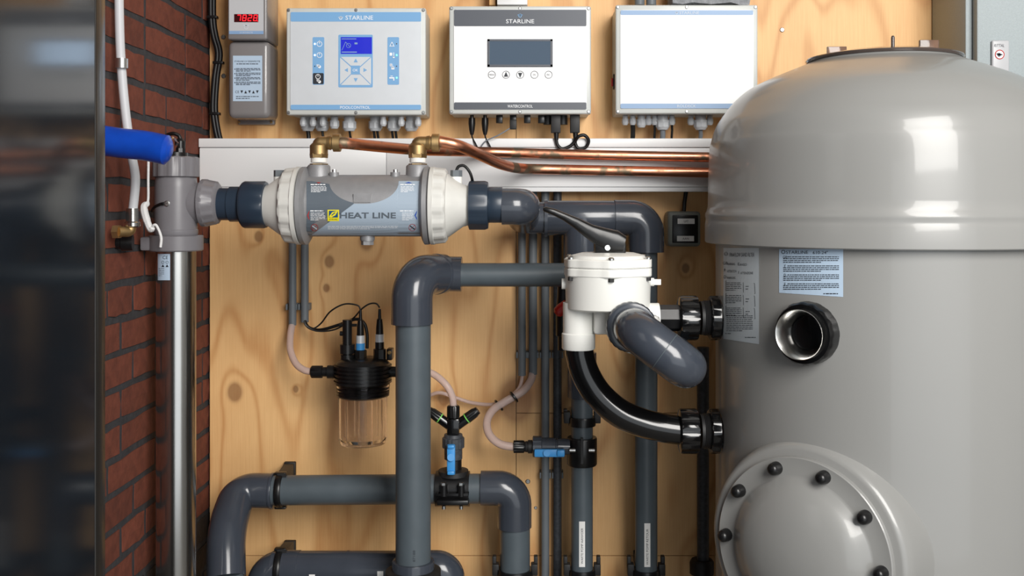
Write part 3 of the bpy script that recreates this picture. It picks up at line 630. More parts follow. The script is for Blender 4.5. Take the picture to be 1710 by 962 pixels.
# ------------------------------------------------------------------ copper pipes
dC = 2.166; rC = .0107
def copper_pipe(label, pts, ex, ey, dy):
    t = thing('copper_pipe', label, 'copper pipe', group='copper heating pipes')
    MB().sweep(smooth_path(pts, 10), rC, 18).build('pipe', M['copper'], t)
    base = P(ex, 272, dH); zz = lambda y: V((base.x, base.y, P(0, y, dH).z))
    e = thing_part = MB()
    e.lathe(zz(277), up, [(0, .0165), (.004, .0172)], 6); e.lathe(zz(264), up, [(0, .0165), (.008, .0172)], 6); e.lathe(zz(258), up, [(0, .0165), (.016, .0165), (.021, .012)], 24)
    c = zz(238.5); e.sweep(fillet([zz(246), c, c+X*.02], .011), .0118, 18); e.lathe(c+X*.016, X, [(0, .0125), (.006, .0135), (.0065, .0120), (.0105, .0122), (.011, .0165), (.0235, .0165), (.025, .0130)], 24)
    el = e.build('brass_elbow', M['brass'], t)
    MB().cyl(zz(271.5), zz(264), .0148, seg=20).build('thread_tape', M['tape'], el)
    e = MB(); e.lathe(c+X*.0265, X, [(0, .0165), (.009, .0165), (.011, .0135)], 8); e.build('compression_nut', M['brass'], el)
copper_pipe('copper pipe from left brass elbow running straight along the trunking', [P(556, 238.5, dH), P(580, 239.5, dH), P(640, 245.5, 1.96), P(700, 250.5, 2.03), P(760, 252.5, 2.1), P(830, 254.5, dC), P(1000, 259, dC), P(1195, 263, dC), P(1330, 266, dC)], 532.5, 0, 0)
copper_pipe('copper pipe from right brass elbow dipping below the other pipe', [P(720, 236, dH), P(738, 237, dH), P(768, 244, dH+.01), P(800, 258, 1.95), P(836, 274, 2.04), P(866, 281, 2.12), P(900, 282.5, dC-.004), P(1000, 284.5, dC), P(1195, 288.5, dC), P(1330, 291, dC)], 697.5, 0, 0)

# ------------------------------------------------------------------ conduits on the plywood
def conduit(px, w_, y0, y1, label, m='conduit', d=2.235, grp='grey conduits on the plywood'):
    return tag(MB().cyl(P(px, y0, d), P(px, y1, d), sz(w_/2, d), seg=20).build('conduit', M[m]), label, 'conduit', grp)
conduit(488.5, 13, 310, 543, 'left short conduit below the heat exchanger with clear hose'); conduit(509, 13, 310, 538, 'right short conduit below the heat exchanger with black cables')
conduit(871.5, 13, 318, 627, 'first of the four conduits left of the white valve'); conduit(890, 14, 318, 625, 'second of the four conduits, ending over a clear hose')
conduit(910.5, 13.5, 318, 1350, 'third of the four conduits, running down past the blue valve'); conduit(931, 14, 318, 1350, 'speckled darker conduit nearest the supply pipe', 'conduit_dark')
def clip(pxs, py, label):
    t = thing('conduit_clip', label, 'clip', group='conduit clips')
    for px in pxs:
        q = P(px, py, 2.247); MB().box(q+V((-sz(9.5, 2.24), -.001, -.0075)), q+V((sz(9.5, 2.24), .0125, .0075)), .001).build('clip_base', M['conduit'], t)
        for s_ in (-1, 1): MB().box(q+V((s_*sz(8, 2.24)-.002, -.012, -.0065)), q+V((s_*sz(8, 2.24)+.002, .002, .0065)), .0008).build('clip_arm', M['conduit'], t)
clip((488.5, 509), 512, 'grey double clip holding the two short conduits'); clip((871.5, 890, 910.5, 931), 592, 'grey clip row across the four conduits'); clip((910.5, 931), 792, 'grey clip pair on two conduits beside the supply pipe')
# red-tipped lever
t = thing('red_lever_valve', 'dark valve with a red lever tip left of the white valve', 'valve')
MB().lathe(P(941, 470, 2.10), -up, [(0, .012), (.03, .013), (.06, .016), (.11, .016), (.112, .012), (.14, .012)], 20).build('valve_body', M['black'], t)
MB().sweep([P(948, 508, 2.07), P(938, 516, 2.07), P(931, 522, 2.07), P(928, 524.5, 2.07)], [.011, .0125, .011, .006], 14).build('lever_tip', M['red'], t)
# black speckled pipe behind the tank
t = thing('drain_pipe', 'black dusty vertical pipe in the gap beside the tank', 'pipe')
MB().cyl(P(1174, 580, 2.2), P(1174, 1350, 2.2), sz(10, 2.2), seg=20).build('pipe', M['conduit_dark'], t)
MB().lathe(P(1172, 934, 2.2), -up, [(0, .022), (.006, .026), (.03, .026)], 12).build('pipe_collar', M['black_matt'], t)

# ------------------------------------------------------------------ switch box
t = thing('wall_switch', 'small grey switch with labels UIT and AAN beside the tank', 'switch')
dS = 2.205; q0 = P(1115, 412, dS); q1 = P(1170.5, 353, dS)
MB().box((q0.x, dS-D, q0.z), (q1.x, 0, q1.z), .008, 4).build('case', M['switchgrey'], t)
a = P(1122.5, 406, dS); b = P(1166, 359, dS); MB().box((a.x, dS-D-.002, a.z), (b.x, dS-D+.01, b.z), .0025).build('rocker', M['black'], t)
p = Print(on_plane(dS-.002)); p.rect(1131.5, 365, 1160, 374, M['white_label']).layer(1); p.text('UIT', 1146, 369.6, 3.6, M['ink']); p.build('name_label', t)
p = Print(on_plane(dS-.002)); p.rect(1130.5, 394, 1159, 403, M['white_label']).layer(1); p.text('AAN', 1145, 398.6, 3.6, M['ink']); p.build('name_label', t)
MB().sweep([P(1142, 354, 2.235), P(1143, 338, 2.24), P(1146, 318, 2.24)], .0045, 10).build('cable', M['cable'], t)

# ------------------------------------------------------------------ enclosure at upper right
t = thing('steel_enclosure', 'light grey steel enclosure with a small lock badge at upper right', 'enclosure')
ex = P(1555, 0, D).x; fd = 2.068-D
MB().box((ex, fd+.014, 1.5), (ex+.6, -.003, 2.6), .003).build('body', M['rittal'], t)
MB().box((ex+.012, fd-.012, 1.505), (ex+.588, fd+.011, 2.595), .004).build('door', M['rittal'], t)
dL = 2.068-.012; q0 = P(1654, 128, dL); q1 = P(1683, 68, dL); lk = MB().box((q0.x, dL-D-.008, q0.z), (q1.x, dL-D, q1.z), .0035, 3).build('lock_plate', M['uvface'], t)
p = Print(on_plane(dL-.008)); p.text('RITTAL', 1669, 76, 4.8, M['ink'], 17, shear=.2); p.disc(1669.5, 91, 7.4, M['white_ink']).layer(1); p.ring(1669.5, 91, 8, 1.5, M['red']); p.disc(1668.5, 91.5, 3.2, M['ink'], 10); p.line(1664, 90, 1674, 91.5, 2.2, M['ink']); p.build('lock_print', lk)

# ------------------------------------------------------------------ sand filter tank
dK = 1.84; TX, TY = .343*dK, dK-D; k1 = dK/F
tz = lambda y: ZC+(VY-y)*k1
t = thing('sand_filter', 'large glossy grey sand filter tank with domed top and bolted manhole', 'tank')
O = V((TX, TY, 0)); R0 = .295
body = MB().lathe(O, up, [(.16, .24), (.2, .27), (.26, .29), (.32, R0), (tz(414), R0), (tz(400), R0)], 128).build('body', M['tank'], t)
prof = [(tz(406), .294), (tz(406), .3125), (tz(404.5), .3142), (tz(376), .3142), (tz(370), .3132), (tz(366), .3125), (tz(362), .3137), (tz(357), .3137), (tz(352), .311), (tz(345), .3092)]
dome = [(tz(256)-.0, .3066), (tz(231), .302), (tz(210), .2945), (tz(194), .284), (tz(172), .266), (tz(152), .243), (tz(138), .2165), (tz(125), .1845), (tz(114), .155), (tz(106), .133)]
sm = [V((r, 0, z)) for z, r in prof[-1:]+dome]; sm = smooth_path(sm, 6)
prof = prof[:-1]+[(v.z, v.x) for v in sm]+[(tz(103), .131), (tz(101), .126)]
MB().lathe(O, up, prof, 160).build('dome', M['tank'], t)
lid = MB().lathe(O, up, [(tz(103), .133), (tz(100), .135), (tz(98), .134), (tz(92), .105), (tz(88), .06), (tz(87), 0)], 64).build('lid', M['lidbrown'], t)
MB().lathe(O+V((-.004, -.06, 0)), up, [(tz(92), .0032), (tz(72), .0032), (tz(69), .002)], 12).build('lid_pin', M['lidbrown'], lid)
for px, y0, y1 in ((1397, 78, 96), (1551, 67, 84)):
    q0 = P(px-16, y1, 1.9 if px < 1500 else 1.86); q1 = P(px+16, y0, 1.9 if px < 1500 else 1.86); MB().box((q0.x, q0.y-.004, q0.z), (q1.x, q0.y+.004, q1.z), .001).build('lid_grip', M['smoke'], lid)
# ports on the left flank
for py, nm in ((531, 0), (720, 1)):
    o = P(1199, py, dK); o.x = TX-R0+.006
    MB().lathe(o, -X, [(0, .040), (.004, .042), (.006, .0395), (.020, .0395), (.022, .037)], 72, (12, .0014, 3, 3)).build('port_collar', M['black_gloss'], t)
    mb = MB(); pr_ = [(.02, .030)]
    for k in range(4): pr_ += [(.023+k*.0028, .0315), (.0244+k*.0028, .0298)]
    mb.lathe(o, -X, pr_+[(.038, .030)], 40); mb.build('port_thread', M['black_matt'], t)
# sight port
ray = on_cyl(O, up, R0); c = ray(1350, 556); n = (c-V((TX, TY, c.z))).normalized()
sp = MB().lathe(c-n*.012, n, [(0, .050), (.026, .050), (.030, .049), (.034, .046), (.0345, .040), (.030, .0385), (.01, .0385)], 96, (16, .001, 1, 2), False).build('sight_port', M['black_gloss'], t)
MB().lathe(c+n*.0215, -n, [(-.012, .0395), (-.011, .0380), (.004, .033), (.012, .0275), (.03, .0265)], 64, None, False).build('port_throat', M['steel'], sp)
MB().lathe(c+n*.002, n, [(0, .0265), (.002, .0265), (.003, .022), (.002, 0)], 48).build('port_glass', M['black_gloss'], sp)
# manhole
az = math.radians(-42); n = V((math.sin(az), -math.cos(az), 0)); u = V((math.cos(az), math.sin(az), 0)); mc = V((TX, TY, ZC-.54))
neck = MB().lathe(mc, n, [(.18, .190), (.225, .181), (.258, .1745), (.282, .1705), (.295, .167), (.301, .162), (.3035, .157), (.3035, .12)], 128).build('manhole_neck', M['tank'], t)
cov = MB().lathe(mc, n, [(.303, .1475), (.311, .1475), (.3125, .146), (.3125, .120), (.315, .115), (.327, .105), (.340, .083), (.349, .052), (.3535, .02), (.354, 0)], 128).build('manhole_cover', M['tank'], t)
for k in range(10):
    a = math.radians(18+36*k); q = mc+n*.312+(u*math.sin(a)+up*math.cos(a))*.1315
    mb = MB(); mb.lathe(q, n, [(0, .0105), (.006, .0105), (.008, .0098), (.014, .0095), (.018, .0075), (.020, .004), (.0205, 0)], 18); mb.build('cap_nut', M['black'], cov)
hit = on_cyl(O, up, R0)
def quadlabel(p, x0, x1, yl0, yl1, yr0, yr1, m):
    xs = [x0+(x1-x0)*k/10 for k in range(11)]; p.strip(xs, lambda x: yl0+(yr0-yl0)*(x-x0)/(x1-x0), lambda x: yl1+(yr1-yl1)*(x-x0)/(x1-x0), m, 4)
p = Print(hit); quadlabel(p, 1208, 1267.5, 414, 566, 414, 575, M['label_grey']); p.layer(1)
p.text('FINAFLOW SAND FILTER', 1239, 425.5, 6.5, M['ink'], 41); p.ring(1212.3, 424, 3.2, .6, M['ink']); p.line(1209.5, 424, 1215.2, 424, .7, M['ink'])
for s_, x, y, wd in (('WARNING', 1221, 441, 13), ('AVISO', 1241, 442, 12), ('ATTENTION', 1222, 453, 15), ('ATTENZIONE', 1247, 456, 21), ('WARNUNG', 1221, 464, 14)): p.text(s_, x, y, 4, M['ink'], wd)
for s_, x, y in (('GB', 1211, 439.5), ('E', 1233.5, 441), ('F', 1210.5, 451), ('I', 1233.5, 455), ('D', 1210.7, 462.5)): p.text(s_, x, y, 4.6, M['ink'])
for k in range(3):
    y = 469+21*k
    for a in ((1212, y, 1260, y+4.5), (1212, y+17, 1261, y+21.5), (1212, y, 1212, y+17), (1260, y+4.5, 1261, y+21.5), (1241, y+2.5, 1241.5, y+19.5)): p.line(*a, .6, M['ink'])
    p.lines(1213, y+2, 1238, y+17, 5, 1, M['ink'], k); p.lines(1245, y+7, 1252, y+16, 2, 1.1, M['ink'], k+5)
p.lines(1213, 526, 1257, 554, 9, 1, M['ink'], 8); p.lines(1211, 555, 1221, 559, 1, 1.1, M['ink']); p.lines(1244, 562, 1262, 565, 1, 1.1, M['ink']); p.build('warning_label', body)
p = Print(hit); quadlabel(p, 1301, 1408, 416, 489, 416, 496, M['label_blue']); p.layer(1)
p.ring(1308, 420.8, 3.4, 1, M['ink']); p.text('STARLINE', 1331, 421.3, 5.4, M['ink'], 37); p.text('610-24"', 1370, 421.8, 5, M['ink'], 25)
for k in range(4):
    y = 427.5+15*k; p.text(('GB', 'F', 'D', 'E')[k], 1311, y+1.8, 4, M['ink'])
    for j in range(4): p.lines(1315 if j == 0 else 1308, y+j*3, 1401-(j == 3)*30, y+2.4+j*3+.6, 1, 1.3, M['ink'], 4*k+j)
p.lines(1375, 488.5, 1401, 492.5, 1, 1.6, M['ink']); p.build('instruction_label', body)

# ------------------------------------------------------------------ white multiport valve
dV = 1.84; v1 = sz(1, dV); W = lambda x, y, o=0: P(x, y, dV)+V((0, o, 0))
t = thing('multiport_valve', 'white multiport valve with black lever handle left of the tank', 'valve')
vz = lambda y: P(0, y, dV).z; vo = V((W(1015, 0).x, dV-D, 0))
MB().lathe(vo, up, [(vz(516), 66*v1), (vz(513), 70*v1), (vz(462), 71.5*v1), (vz(459), 72*v1)], 64).build('body', M['white_pl'], t)
def lobed(z0, z1, r, amp, n=6, seg=72, inset=0):
    rs = []
    for z, q in ((z0, r-inset), (z0+.002, r), (z1-.002, r), (z1, r-inset)):
        rs.append([vo+V(((q+amp*max(0, math.cos(n*2*math.pi*k/seg+math.pi))**2)*math.cos(2*math.pi*k/seg), (q+amp*max(0, math.cos(n*2*math.pi*k/seg+math.pi))**2)*math.sin(2*math.pi*k/seg), z)) for k in range(seg)])
    return MB().rings(rs)
lobed(vz(460), vz(446), 73*v1, 5*v1, inset=.002).build('body_flange', M['white_pl'], t)
vl = lobed(vz(445.5), vz(431), 73*v1, 5*v1, inset=.002).build('lid', M['white_pl'], t)
MB().lathe(vo, up, [(vz(433), 66*v1), (vz(426), 61*v1), (vz(422), 45*v1), (vz(421), 0)], 8*6).build('lid_dome', M['white_pl'], vl)
for k in range(6):
    a = math.pi/6+k*math.pi/3; q = vo+V((math.cos(a)*73*v1, math.sin(a)*73*v1, vz(431)))
    mb = MB(); mb.lathe(q, up, [(0, .0052), (.003, .0052), (.005, .003)], 14); mb.build('lid_bolt', M['zinc'], vl); MB().hexa(V((q.x, q.y, vz(460))), V((q.x, q.y, vz(466))), .005).build('lid_nut', M['black_matt'], vl)
MB().lathe(V((W(966, 0).x, dV-D, 0)), up, [(vz(583), 26.5*v1), (vz(581), 28*v1), (vz(557), 28*v1), (vz(555), 26*v1), (vz(505), 26*v1)], 36).build('hose_port', M['white_pl'], t)
MB().box(W(990, 556, -.03), W(1020, 500, .03), .006).build('port_web', M['white_pl'], t)
MB().cyl(W(950, 474), W(938, 474), 9*v1).build('side_plug', M['white_pl'], t)
mb = MB(); mb.cyl(W(1080, 471), W(1092, 471), 7*v1); mb.obox(W(1097, 471), X*.007, V((0, .002, 0)), up*.005); mb.build('drain_plug', M['white_pl'], t)
MB().cyl(W(1060, 531), W(1100, 531), 25*v1, seg=32).build('tank_port', M['white_pl'], t)
q = P(1096, 537, 1.78); MB().lathe(q+V((-.016, .01, 0)), (1, -.4, -.1), [(0, .0125), (.014, .0125), (.021, .010), (.024, .004)], 24).build('sight_glass', M['clear'], t)
MB().lathe(W(1052, 545, .0), (0, -1, 0), [(0, 36*v1), (.075, 36*v1)], 40).build('front_port', M['white_pl'], t)
mb = MB(); hp_ = W(1019, 410, 0)
L_ = [(1042, 408, 14, .013), (1026, 404, 20, .015), (1004, 396, 17, .0135), (985, 386.5, 12.5, .0125), (962, 372, 9, .012), (944, 362.5, 6.5, .0115), (925, 354, 5.5, .011), (911, 349.5, 4.5, .010), (907, 349, 2.5, .007)]
rs = []
for i, (x, y, hh_, wd) in enumerate(L_):
    d_ = dV-.01-.02*max(0, (1000-x)/100); c = P(x, y, d_); i0, i1 = max(i-1, 0), min(i+1, len(L_)-1)
    tv = (P(L_[i1][0], L_[i1][1], d_)-P(L_[i0][0], L_[i0][1], d_)).normalized(); nn = tv.cross(V((0, 1, 0))).normalized()
    rs.append([c+nn*math.copysign(abs(math.sin(a))**.6, math.sin(a))*hh_*v1+V((0, 1, 0))*math.copysign(abs(math.cos(a))**.6, math.cos(a))*wd for a in [2*math.pi*k/16 for k in range(16)]])
mb.rings(rs); hd = mb.build('lever_handle', M['black'], t)
MB().box(W(992, 424, -.02), W(1044, 404, .02), .004).build('handle_hub', M['black'], hd)
MB().cyl(W(1013, 413, -.024), W(1013, 413, .024), .005).build('hinge_pin', M['zinc'], hd)
t = thing('pipe_union', 'black ribbed union joining white valve to upper tank port', 'pipe union', group='black tank unions')
MB().cyl(W(1098, 531), W(1137, 531), 22*v1, seg=8).build('hex_nipple', M['black'], t)
MB().lathe(W(1133, 531), X, [(0, 31*v1), (2*v1, 36*v1), (5*v1, 37.5*v1), (28*v1, 37.5*v1), (31*v1, 36*v1), (32*v1, 30*v1)], 96, (12, .0022, 2, 3)).build('union_nut', M['black_gloss'], t)
t = thing('backwash_hose', 'thick black curved pipe from white valve to lower tank port', 'pipe')
MB().sweep(smooth_path([W(967, 575), W(968, 592), W(978, 625), W(1000, 660), W(1035, 690), W(1075, 707), W(1110, 715), W(1140, 719)], 8), 24*v1, 32).build('bend', M['black_gloss'], t)
MB().lathe(W(1133, 720), X, [(0, 27*v1), (2*v1, 36*v1), (5*v1, 37.5*v1), (28*v1, 37.5*v1), (31*v1, 36*v1), (32*v1, 30*v1)], 96, (12, .0022, 2, 3)).build('union_nut', M['black_gloss'], t)
# front elbows
t = thing('double_elbow', 'grey double elbow jutting forward from the front of the white valve', 'pipe elbow')
MB().lathe(P(1053, 545, 1.772), (0, -1, 0), [(0, .040), (.004, .0435), (.016, .0435), (.020, .041), (.021, .036)], 72, (24, .0008, 1, 2)).build('union_ring', M['pvc_fit'], t)
c0 = P(1056, 547, 1.76); c1 = P(1062, 552, 1.66); c2 = P(1150, 618, 1.64); c3 = V((c2.x-.002, -.30, c2.z-.0)); e3 = V((P(1083, 0, dB).x, -.145, c2.z))
rr = .0345; pts = fillet([c0, c1, c2, c3], .036, 12)
MB().sweep(pts, rr, 36).build('elbow', M['pvc_fit'], t)
mid = (c1+c2)/2+(c2-c1)*.04; dr = (c2-c1).normalized(); MB().lathe(mid-dr*.0008, dr, [(0, rr), (.0003, rr+.0005), (.0014, rr+.0005), (.0017, rr)], 36).build('joint_ring', M['pvc'], t)
MB().sweep(fillet([c3-V((0, .01, 0)), V((c3.x, -.2, c3.z)), e3+V((0, .03, 0))], .04), .026, 24).build('arm', M['pvc'], t)

# ------------------------------------------------------------------ main vertical pipe
dM = 1.95; m1 = sz(1, dM); dN = 2.03; n1 = sz(1, dN)
t = thing('pipe_run', 'thick grey pipe rising mid-frame and bending right to the valve', 'pipe run')
vp = MB().cyl(P(690, 1350, dM), P(690, 530, dM), 29.3*m1, seg=40).build('pipe', M['pvc'], t)
MB().sweep(fillet([P(688, 541, dM), P(688, 461, dM), P(738, 457, dN)], .05, 12), 34.5*m1, 40).build('elbow', M['pvc_fit'], t)
a_ = P(733, 457.5, dN-.008); dr = (P(738, 457, dN)-P(688, 461, dM)).normalized()
MB().lathe(a_-dr*.012, dr, [(0, 34.7*m1), (.0015, 35.4*m1), (.006, 35.4*m1), (.0075, 34*m1)], 48).build('elbow_rim', M['pvc_fit'], t)
MB().sweep(fillet([a_-dr*.008, P(741, 457.5, dN), P(771, 458, dN)], .012, 6), 29.5*n1, 40).build('elbow', M['pvc_fit'], t)
MB().cyl(P(768, 459, dN), P(1015, 459, dN), 19.7*n1, seg=36).build('horizontal_pipe', M['pvc'], t)
MB().lathe(P(690, 936, dM), -up, [(0, 30*m1), (.0005, 34.5*m1), (.003, 35.2*m1), (.05, 35.2*m1)], 40).build('socket', M['pvc_fit'], t)
MB().lathe(P(690, 950, dM), -up, [(0, 40*m1), (.003, 46*m1), (.03, 46*m1)], 40).build('socket_ring', M['black_matt'], t)
p = Print(on_cyl(P(690, 800, dM), up, 29.3*m1)); p.text('87188', 691.5, 929, 4, M['ink'], 19, up=True); p.build('size_print', vp)

# ------------------------------------------------------------------ lower pipe runs
dP = 2.13; p1 = sz(1, dP)
t = thing('pipe_run', 'grey horizontal pipe with elbows at both ends low on the plywood', 'pipe run')
MB().cyl(P(440, 819, dP), P(810, 816, dP), 24.5*p1, seg=36).build('pipe', M['pvc'], t)
MB().sweep(fillet([P(456, 820, dP), P(398, 819, dP), P(377, 890, 2.04), P(378, 965, 2.0)], .06, 12), [29*p1]*14+[30*p1]*14, 36).build('elbow', M['pvc_fit'], t)
MB().cyl(P(452, 820, dP), P(457, 820, dP), 30*p1, seg=36, bev=.001).build('elbow_rim', M['pvc_fit'], t)
MB().cyl(P(378, 955, 2.0), P(378, 1350, 2.0), 27*p1, seg=32).build('down_pipe', M['pvc'], t)
MB().sweep(fillet([P(803, 815, dP), P(859, 815, dP), P(859, 880, dP)], .038, 12), 28.5*p1, 36).build('elbow', M['pvc_fit'], t)
MB().cyl(P(860, 870, dP), P(860, 1350, dP), 25*p1, seg=32).build('down_pipe', M['pvc'], t)
dQ = 2.07; q1_ = sz(1, dQ)
t = thing('pipe_run', 'lowest grey horizontal pipe cut by the bottom of the frame', 'pipe run')
MB().cyl(P(455, 950, dQ), P(735, 950, dQ), 29*q1_, seg=36).build('pipe', M['pvc_fit'], t)
MB().sweep(fillet([P(500, 950, dQ), P(442, 950, dQ), P(442, 1100, dQ)], .045, 10), 30*q1_, 36).build('elbow', M['pvc_fit'], t)
MB().sweep(fillet([P(712, 950, dQ), P(746, 950, dQ), P(746, 1100, dQ)], .045, 10), 30*q1_, 36).build('elbow', M['pvc_fit'], t)
MB().cyl(P(579, 950, dQ), P(582, 950, dQ), 29.6*q1_, seg=36).build('joint_ring', M['pvc_fit'], t)
p = Print(on_cyl(P(600, 950, dQ), X, 29*q1_)); p.rect(516, 959.5, 526, 975, M['white_label'], 1, 4); p.rect(630, 954, 640, 975, M['white_label'], 1, 4); p.build('white_sticker', t)

def wall_clamp(px, py, d, r, label):
    t = thing('pipe_clamp', label, 'pipe clamp', group='black pipe clamps on horizontal pipes')
    c = P(px, py, d); s = sz(1, d)
    mb = MB(); mb.lathe(c-X*.0065, X, [(0, r+.0002), (0, r+.003), (.002, r+.0045), (.011, r+.0045), (.013, r+.003), (.013, r+.0002)], 40); mb.build('strap', M['black'], t)
    for sg, hh_ in ((1, .008), (-1, .007)):
        MB().box(c+V((-.011, -.008, sg*(r+.002))), c+V((.013, .006, sg*(r+hh_))), .002).build('strap_lug', M['black'], t)
    fx0, fx1 = P(476, 0, D).x, P(495, 0, D).x; z1, z0 = P(0, py-49, D).z, P(0, py-18, D).z; z = c.z+r
    mb = MB(); mb.rings([[V((c.x-.004, c.y-.01, z-.001)), V((c.x+.014, c.y-.01, z-.001)), V((fx1-.004, 0, z0+.012)), V((fx0, 0, z0+.012))], [V((c.x-.004, c.y-.01, z+.007)), V((c.x+.014, c.y-.01, z+.007)), V((fx1-.004, 0, z1-.004)), V((fx0, 0, z1-.004))]]); mb.build('bracket_arm', M['black_matt'], t)
    MB().box(V((fx0, -.012, z0)), V((fx1, 0, z1)), .002).build('wall_foot', M['black_matt'], t)
wall_clamp(468, 819, dP, 24.5*p1, 'black strap clamp around the upper low horizontal pipe'); wall_clamp(468, 950, dQ, 29*q1_, 'black strap clamp around the lowest horizontal pipe')
def pipe_clip(px, py, d, r, label):
    t = thing('pipe_clip', label, 'pipe clip', group='black clips on vertical pipes'); c = P(px, py, d)
    MB().lathe(c+up*.009, -up, [(0, r+.0002), (0, r+.005), (.004, r+.006), (.018, r+.006), (.018, r+.0002)], 36).build('strap', M['black'], t)
    for s in (-1, 1):
        q = c+X*s*(r+.009); MB().box(q+V((-.007, -.008, -.004)), q+V((.007, .012, .020)), .002).build('side_lug', M['black_matt'], t)
        MB().box(q+V((s*.003-.004, .0, .006)), q+V((s*.003+.004, .014, .034 if py > 900 else .024)), .0015).build('latch', M['black_matt'], t)
    MB().box(V((c.x-.016, c.y+r, c.z-.012)), V((c.x+.016, 0, c.z+.012)), .002).build('wall_block', M['black_matt'], t)
pipe_clip(860, 957, dP, 25*p1, 'black clip on the pipe below the right elbow'); pipe_clip(972, 957, dB, 18*b1, 'lower black clip on the supply pipe with AANVOER sticker'); pipe_clip(1079, 957, dB, 18.7*b1, 'black clip on the return pipe with RETOUR sticker'); pipe_clip(972, 703, dB, 18*b1, 'upper black clip on supply pipe above the side valve')

# ------------------------------------------------------------------ dosing saddle with blue valve and Y piece
t = thing('dosing_valve', 'black saddle with upright blue-handled valve and Y piece on low pipe', 'dosing valve')
yv = dP-D; D3 = lambda x, y, o=0: P(x, y, dP+o)
mb = MB(); mb.lathe(D3(728, 816), X, [(0, 25*p1), (0, 29*p1), (56*p1, 29*p1), (56*p1, 25*p1)], 40); sd = mb.build('saddle', M['black'], t)
MB().lathe(D3(757, 797), up, [(0, 20*p1), (4*p1, 26*p1), (12*p1, 25*p1), (14*p1, 12*p1)], 32).build('saddle_top', M['black_matt'], sd)
for y0, y1 in ((820, 826), (829, 845)): MB().box(D3(729, y1, -.048), D3(784, y0, -.018), .003).build('clamp_jaw', M['black'], sd)
for px in (741, 770):
    MB().cyl(D3(px, 828, -.042), D3(px, 810, -.042), .008, seg=16).build('bolt_sleeve', M['black'], sd); MB().hexa(D3(px, 811, -.042), D3(px, 806, -.042), .0062).build('bolt_head', M['zinc'], sd); MB().cyl(D3(px, 845, -.042), D3(px, 850, -.042), .004, seg=10).build('bolt_end', M['zinc'], sd)
MB().cyl(D3(760, 790), D3(760, 762), 11*p1).build('stem', M['black'], t)
MB().lathe(D3(757, 768), up, [(0, 12*p1), (2*p1, 15*p1), (20*p1, 15*p1), (21*p1, 18.5*p1), (37*p1, 18.5*p1), (38*p1, 16*p1), (43*p1, 15*p1)], 64, (16, .0012, 3, 4)).build('valve_body', M['conduit_dark'], t)
hb = MB().box(D3(746, 794, -.034), D3(760.5, 741, -.024), .003).build('handle', M['handle_blue'], t)
MB().cyl(D3(753, 764, -.039), D3(753, 764, -.012), 6*p1).build('handle_hub', M['handle_blue'], hb); MB().box(D3(746.5, 794, -.04), D3(759.5, 785, -.03), .003).build('handle_tip', M['handle_blue'], hb); MB().box(D3(747, 750, -.039), D3(759.5, 742, -.03), .003).build('handle_tip', M['handle_blue'], hb)
MB().box(D3(746, 727, -.012), D3(768, 696, .012), .003).build('y_piece', M['black_gloss'], t)
for s in (-1, 1):
    a, b, c = D3(757+s*4, 712), D3(757+s*22, 699), D3(757+s*40, 686)
    ar = MB().cyl(a, b, .0105, seg=18).build('y_arm', M['black_gloss'], t); MB().cyl(b, b+(c-b)*.08, .0115, seg=18).build('seal_ring', M['green'], ar); MB().lathe(b+(c-b)*.08, c-b, [(0, .0112), (.018, .0105), (.022, .009), (.027, .008)], 36, (9, .001, 0, 1)).build('end_cap', M['black'], ar)
MB().lathe(D3(757, 697), up, [(0, .0125), (.002, .0132), (.022, .0132), (.025, .011)], 48, (12, .0012, 1, 2)).build('hose_nut', M['black'], t)
# side valve on the supply pipe
t = thing('sampling_valve', 'horizontal blue-handled valve with black saddle on the supply pipe', 'valve')
Q = lambda x, y=746, o=0: P(x, y, dB-.01+o)
MB().lathe(Q(857), X, [(0, 8*b1), (1*b1, 10.5*b1), (17*b1, 10.5*b1), (19*b1, 9*b1)], 48, (12, .0012, 1, 2)).build('hose_nut', M['black'], t)
MB().lathe(Q(875), X, [(0, 7*b1), (3*b1, 9*b1), (6*b1, 9*b1), (7*b1, 11*b1), (14*b1, 11*b1)], 24).build('adapter', M['black_matt'], t)
MB().lathe(Q(889), X, [(0, 15*b1), (1*b1, 17.5*b1), (15*b1, 17.5*b1), (16*b1, 15*b1), (38*b1, 15*b1), (39*b1, 13*b1), (41*b1, 13*b1), (42*b1, 14*b1), (62*b1, 13*b1)], 48, (14, .001, 1, 2)).build('valve_body', M['pvc_fit'], t)
hb = MB().box(Q(892, 764, -.034), Q(943, 749, -.025), .003).build('handle', M['handle_blue'], t)
MB().cyl(Q(913, 757, -.039), Q(913, 757, -.012), 5.5*b1).build('handle_hub', M['handle_blue'], hb); MB().box(Q(930, 763, -.04), Q(943, 750, -.03), .003).build('handle_tip', M['handle_blue'], hb)
MB().lathe(P(972, 776, dB), up, [(0, 18.2*b1), (0, 24*b1), (2*b1, 25*b1), (44*b1, 25*b1), (46*b1, 24*b1), (46*b1, 18.2*b1)], 40).build('saddle', M['black'], t)
MB().box(P(970, 775, dB-.034), P(974, 731, dB-.029)).build('saddle_seam', M['black_matt'], t)
for s in (-1, 1):
    q = P(972+s*16, 752, dB-.033); MB().cyl(q-X*.006, q+X*.006, .0042, seg=10).build('saddle_bolt', M['zinc'], t)

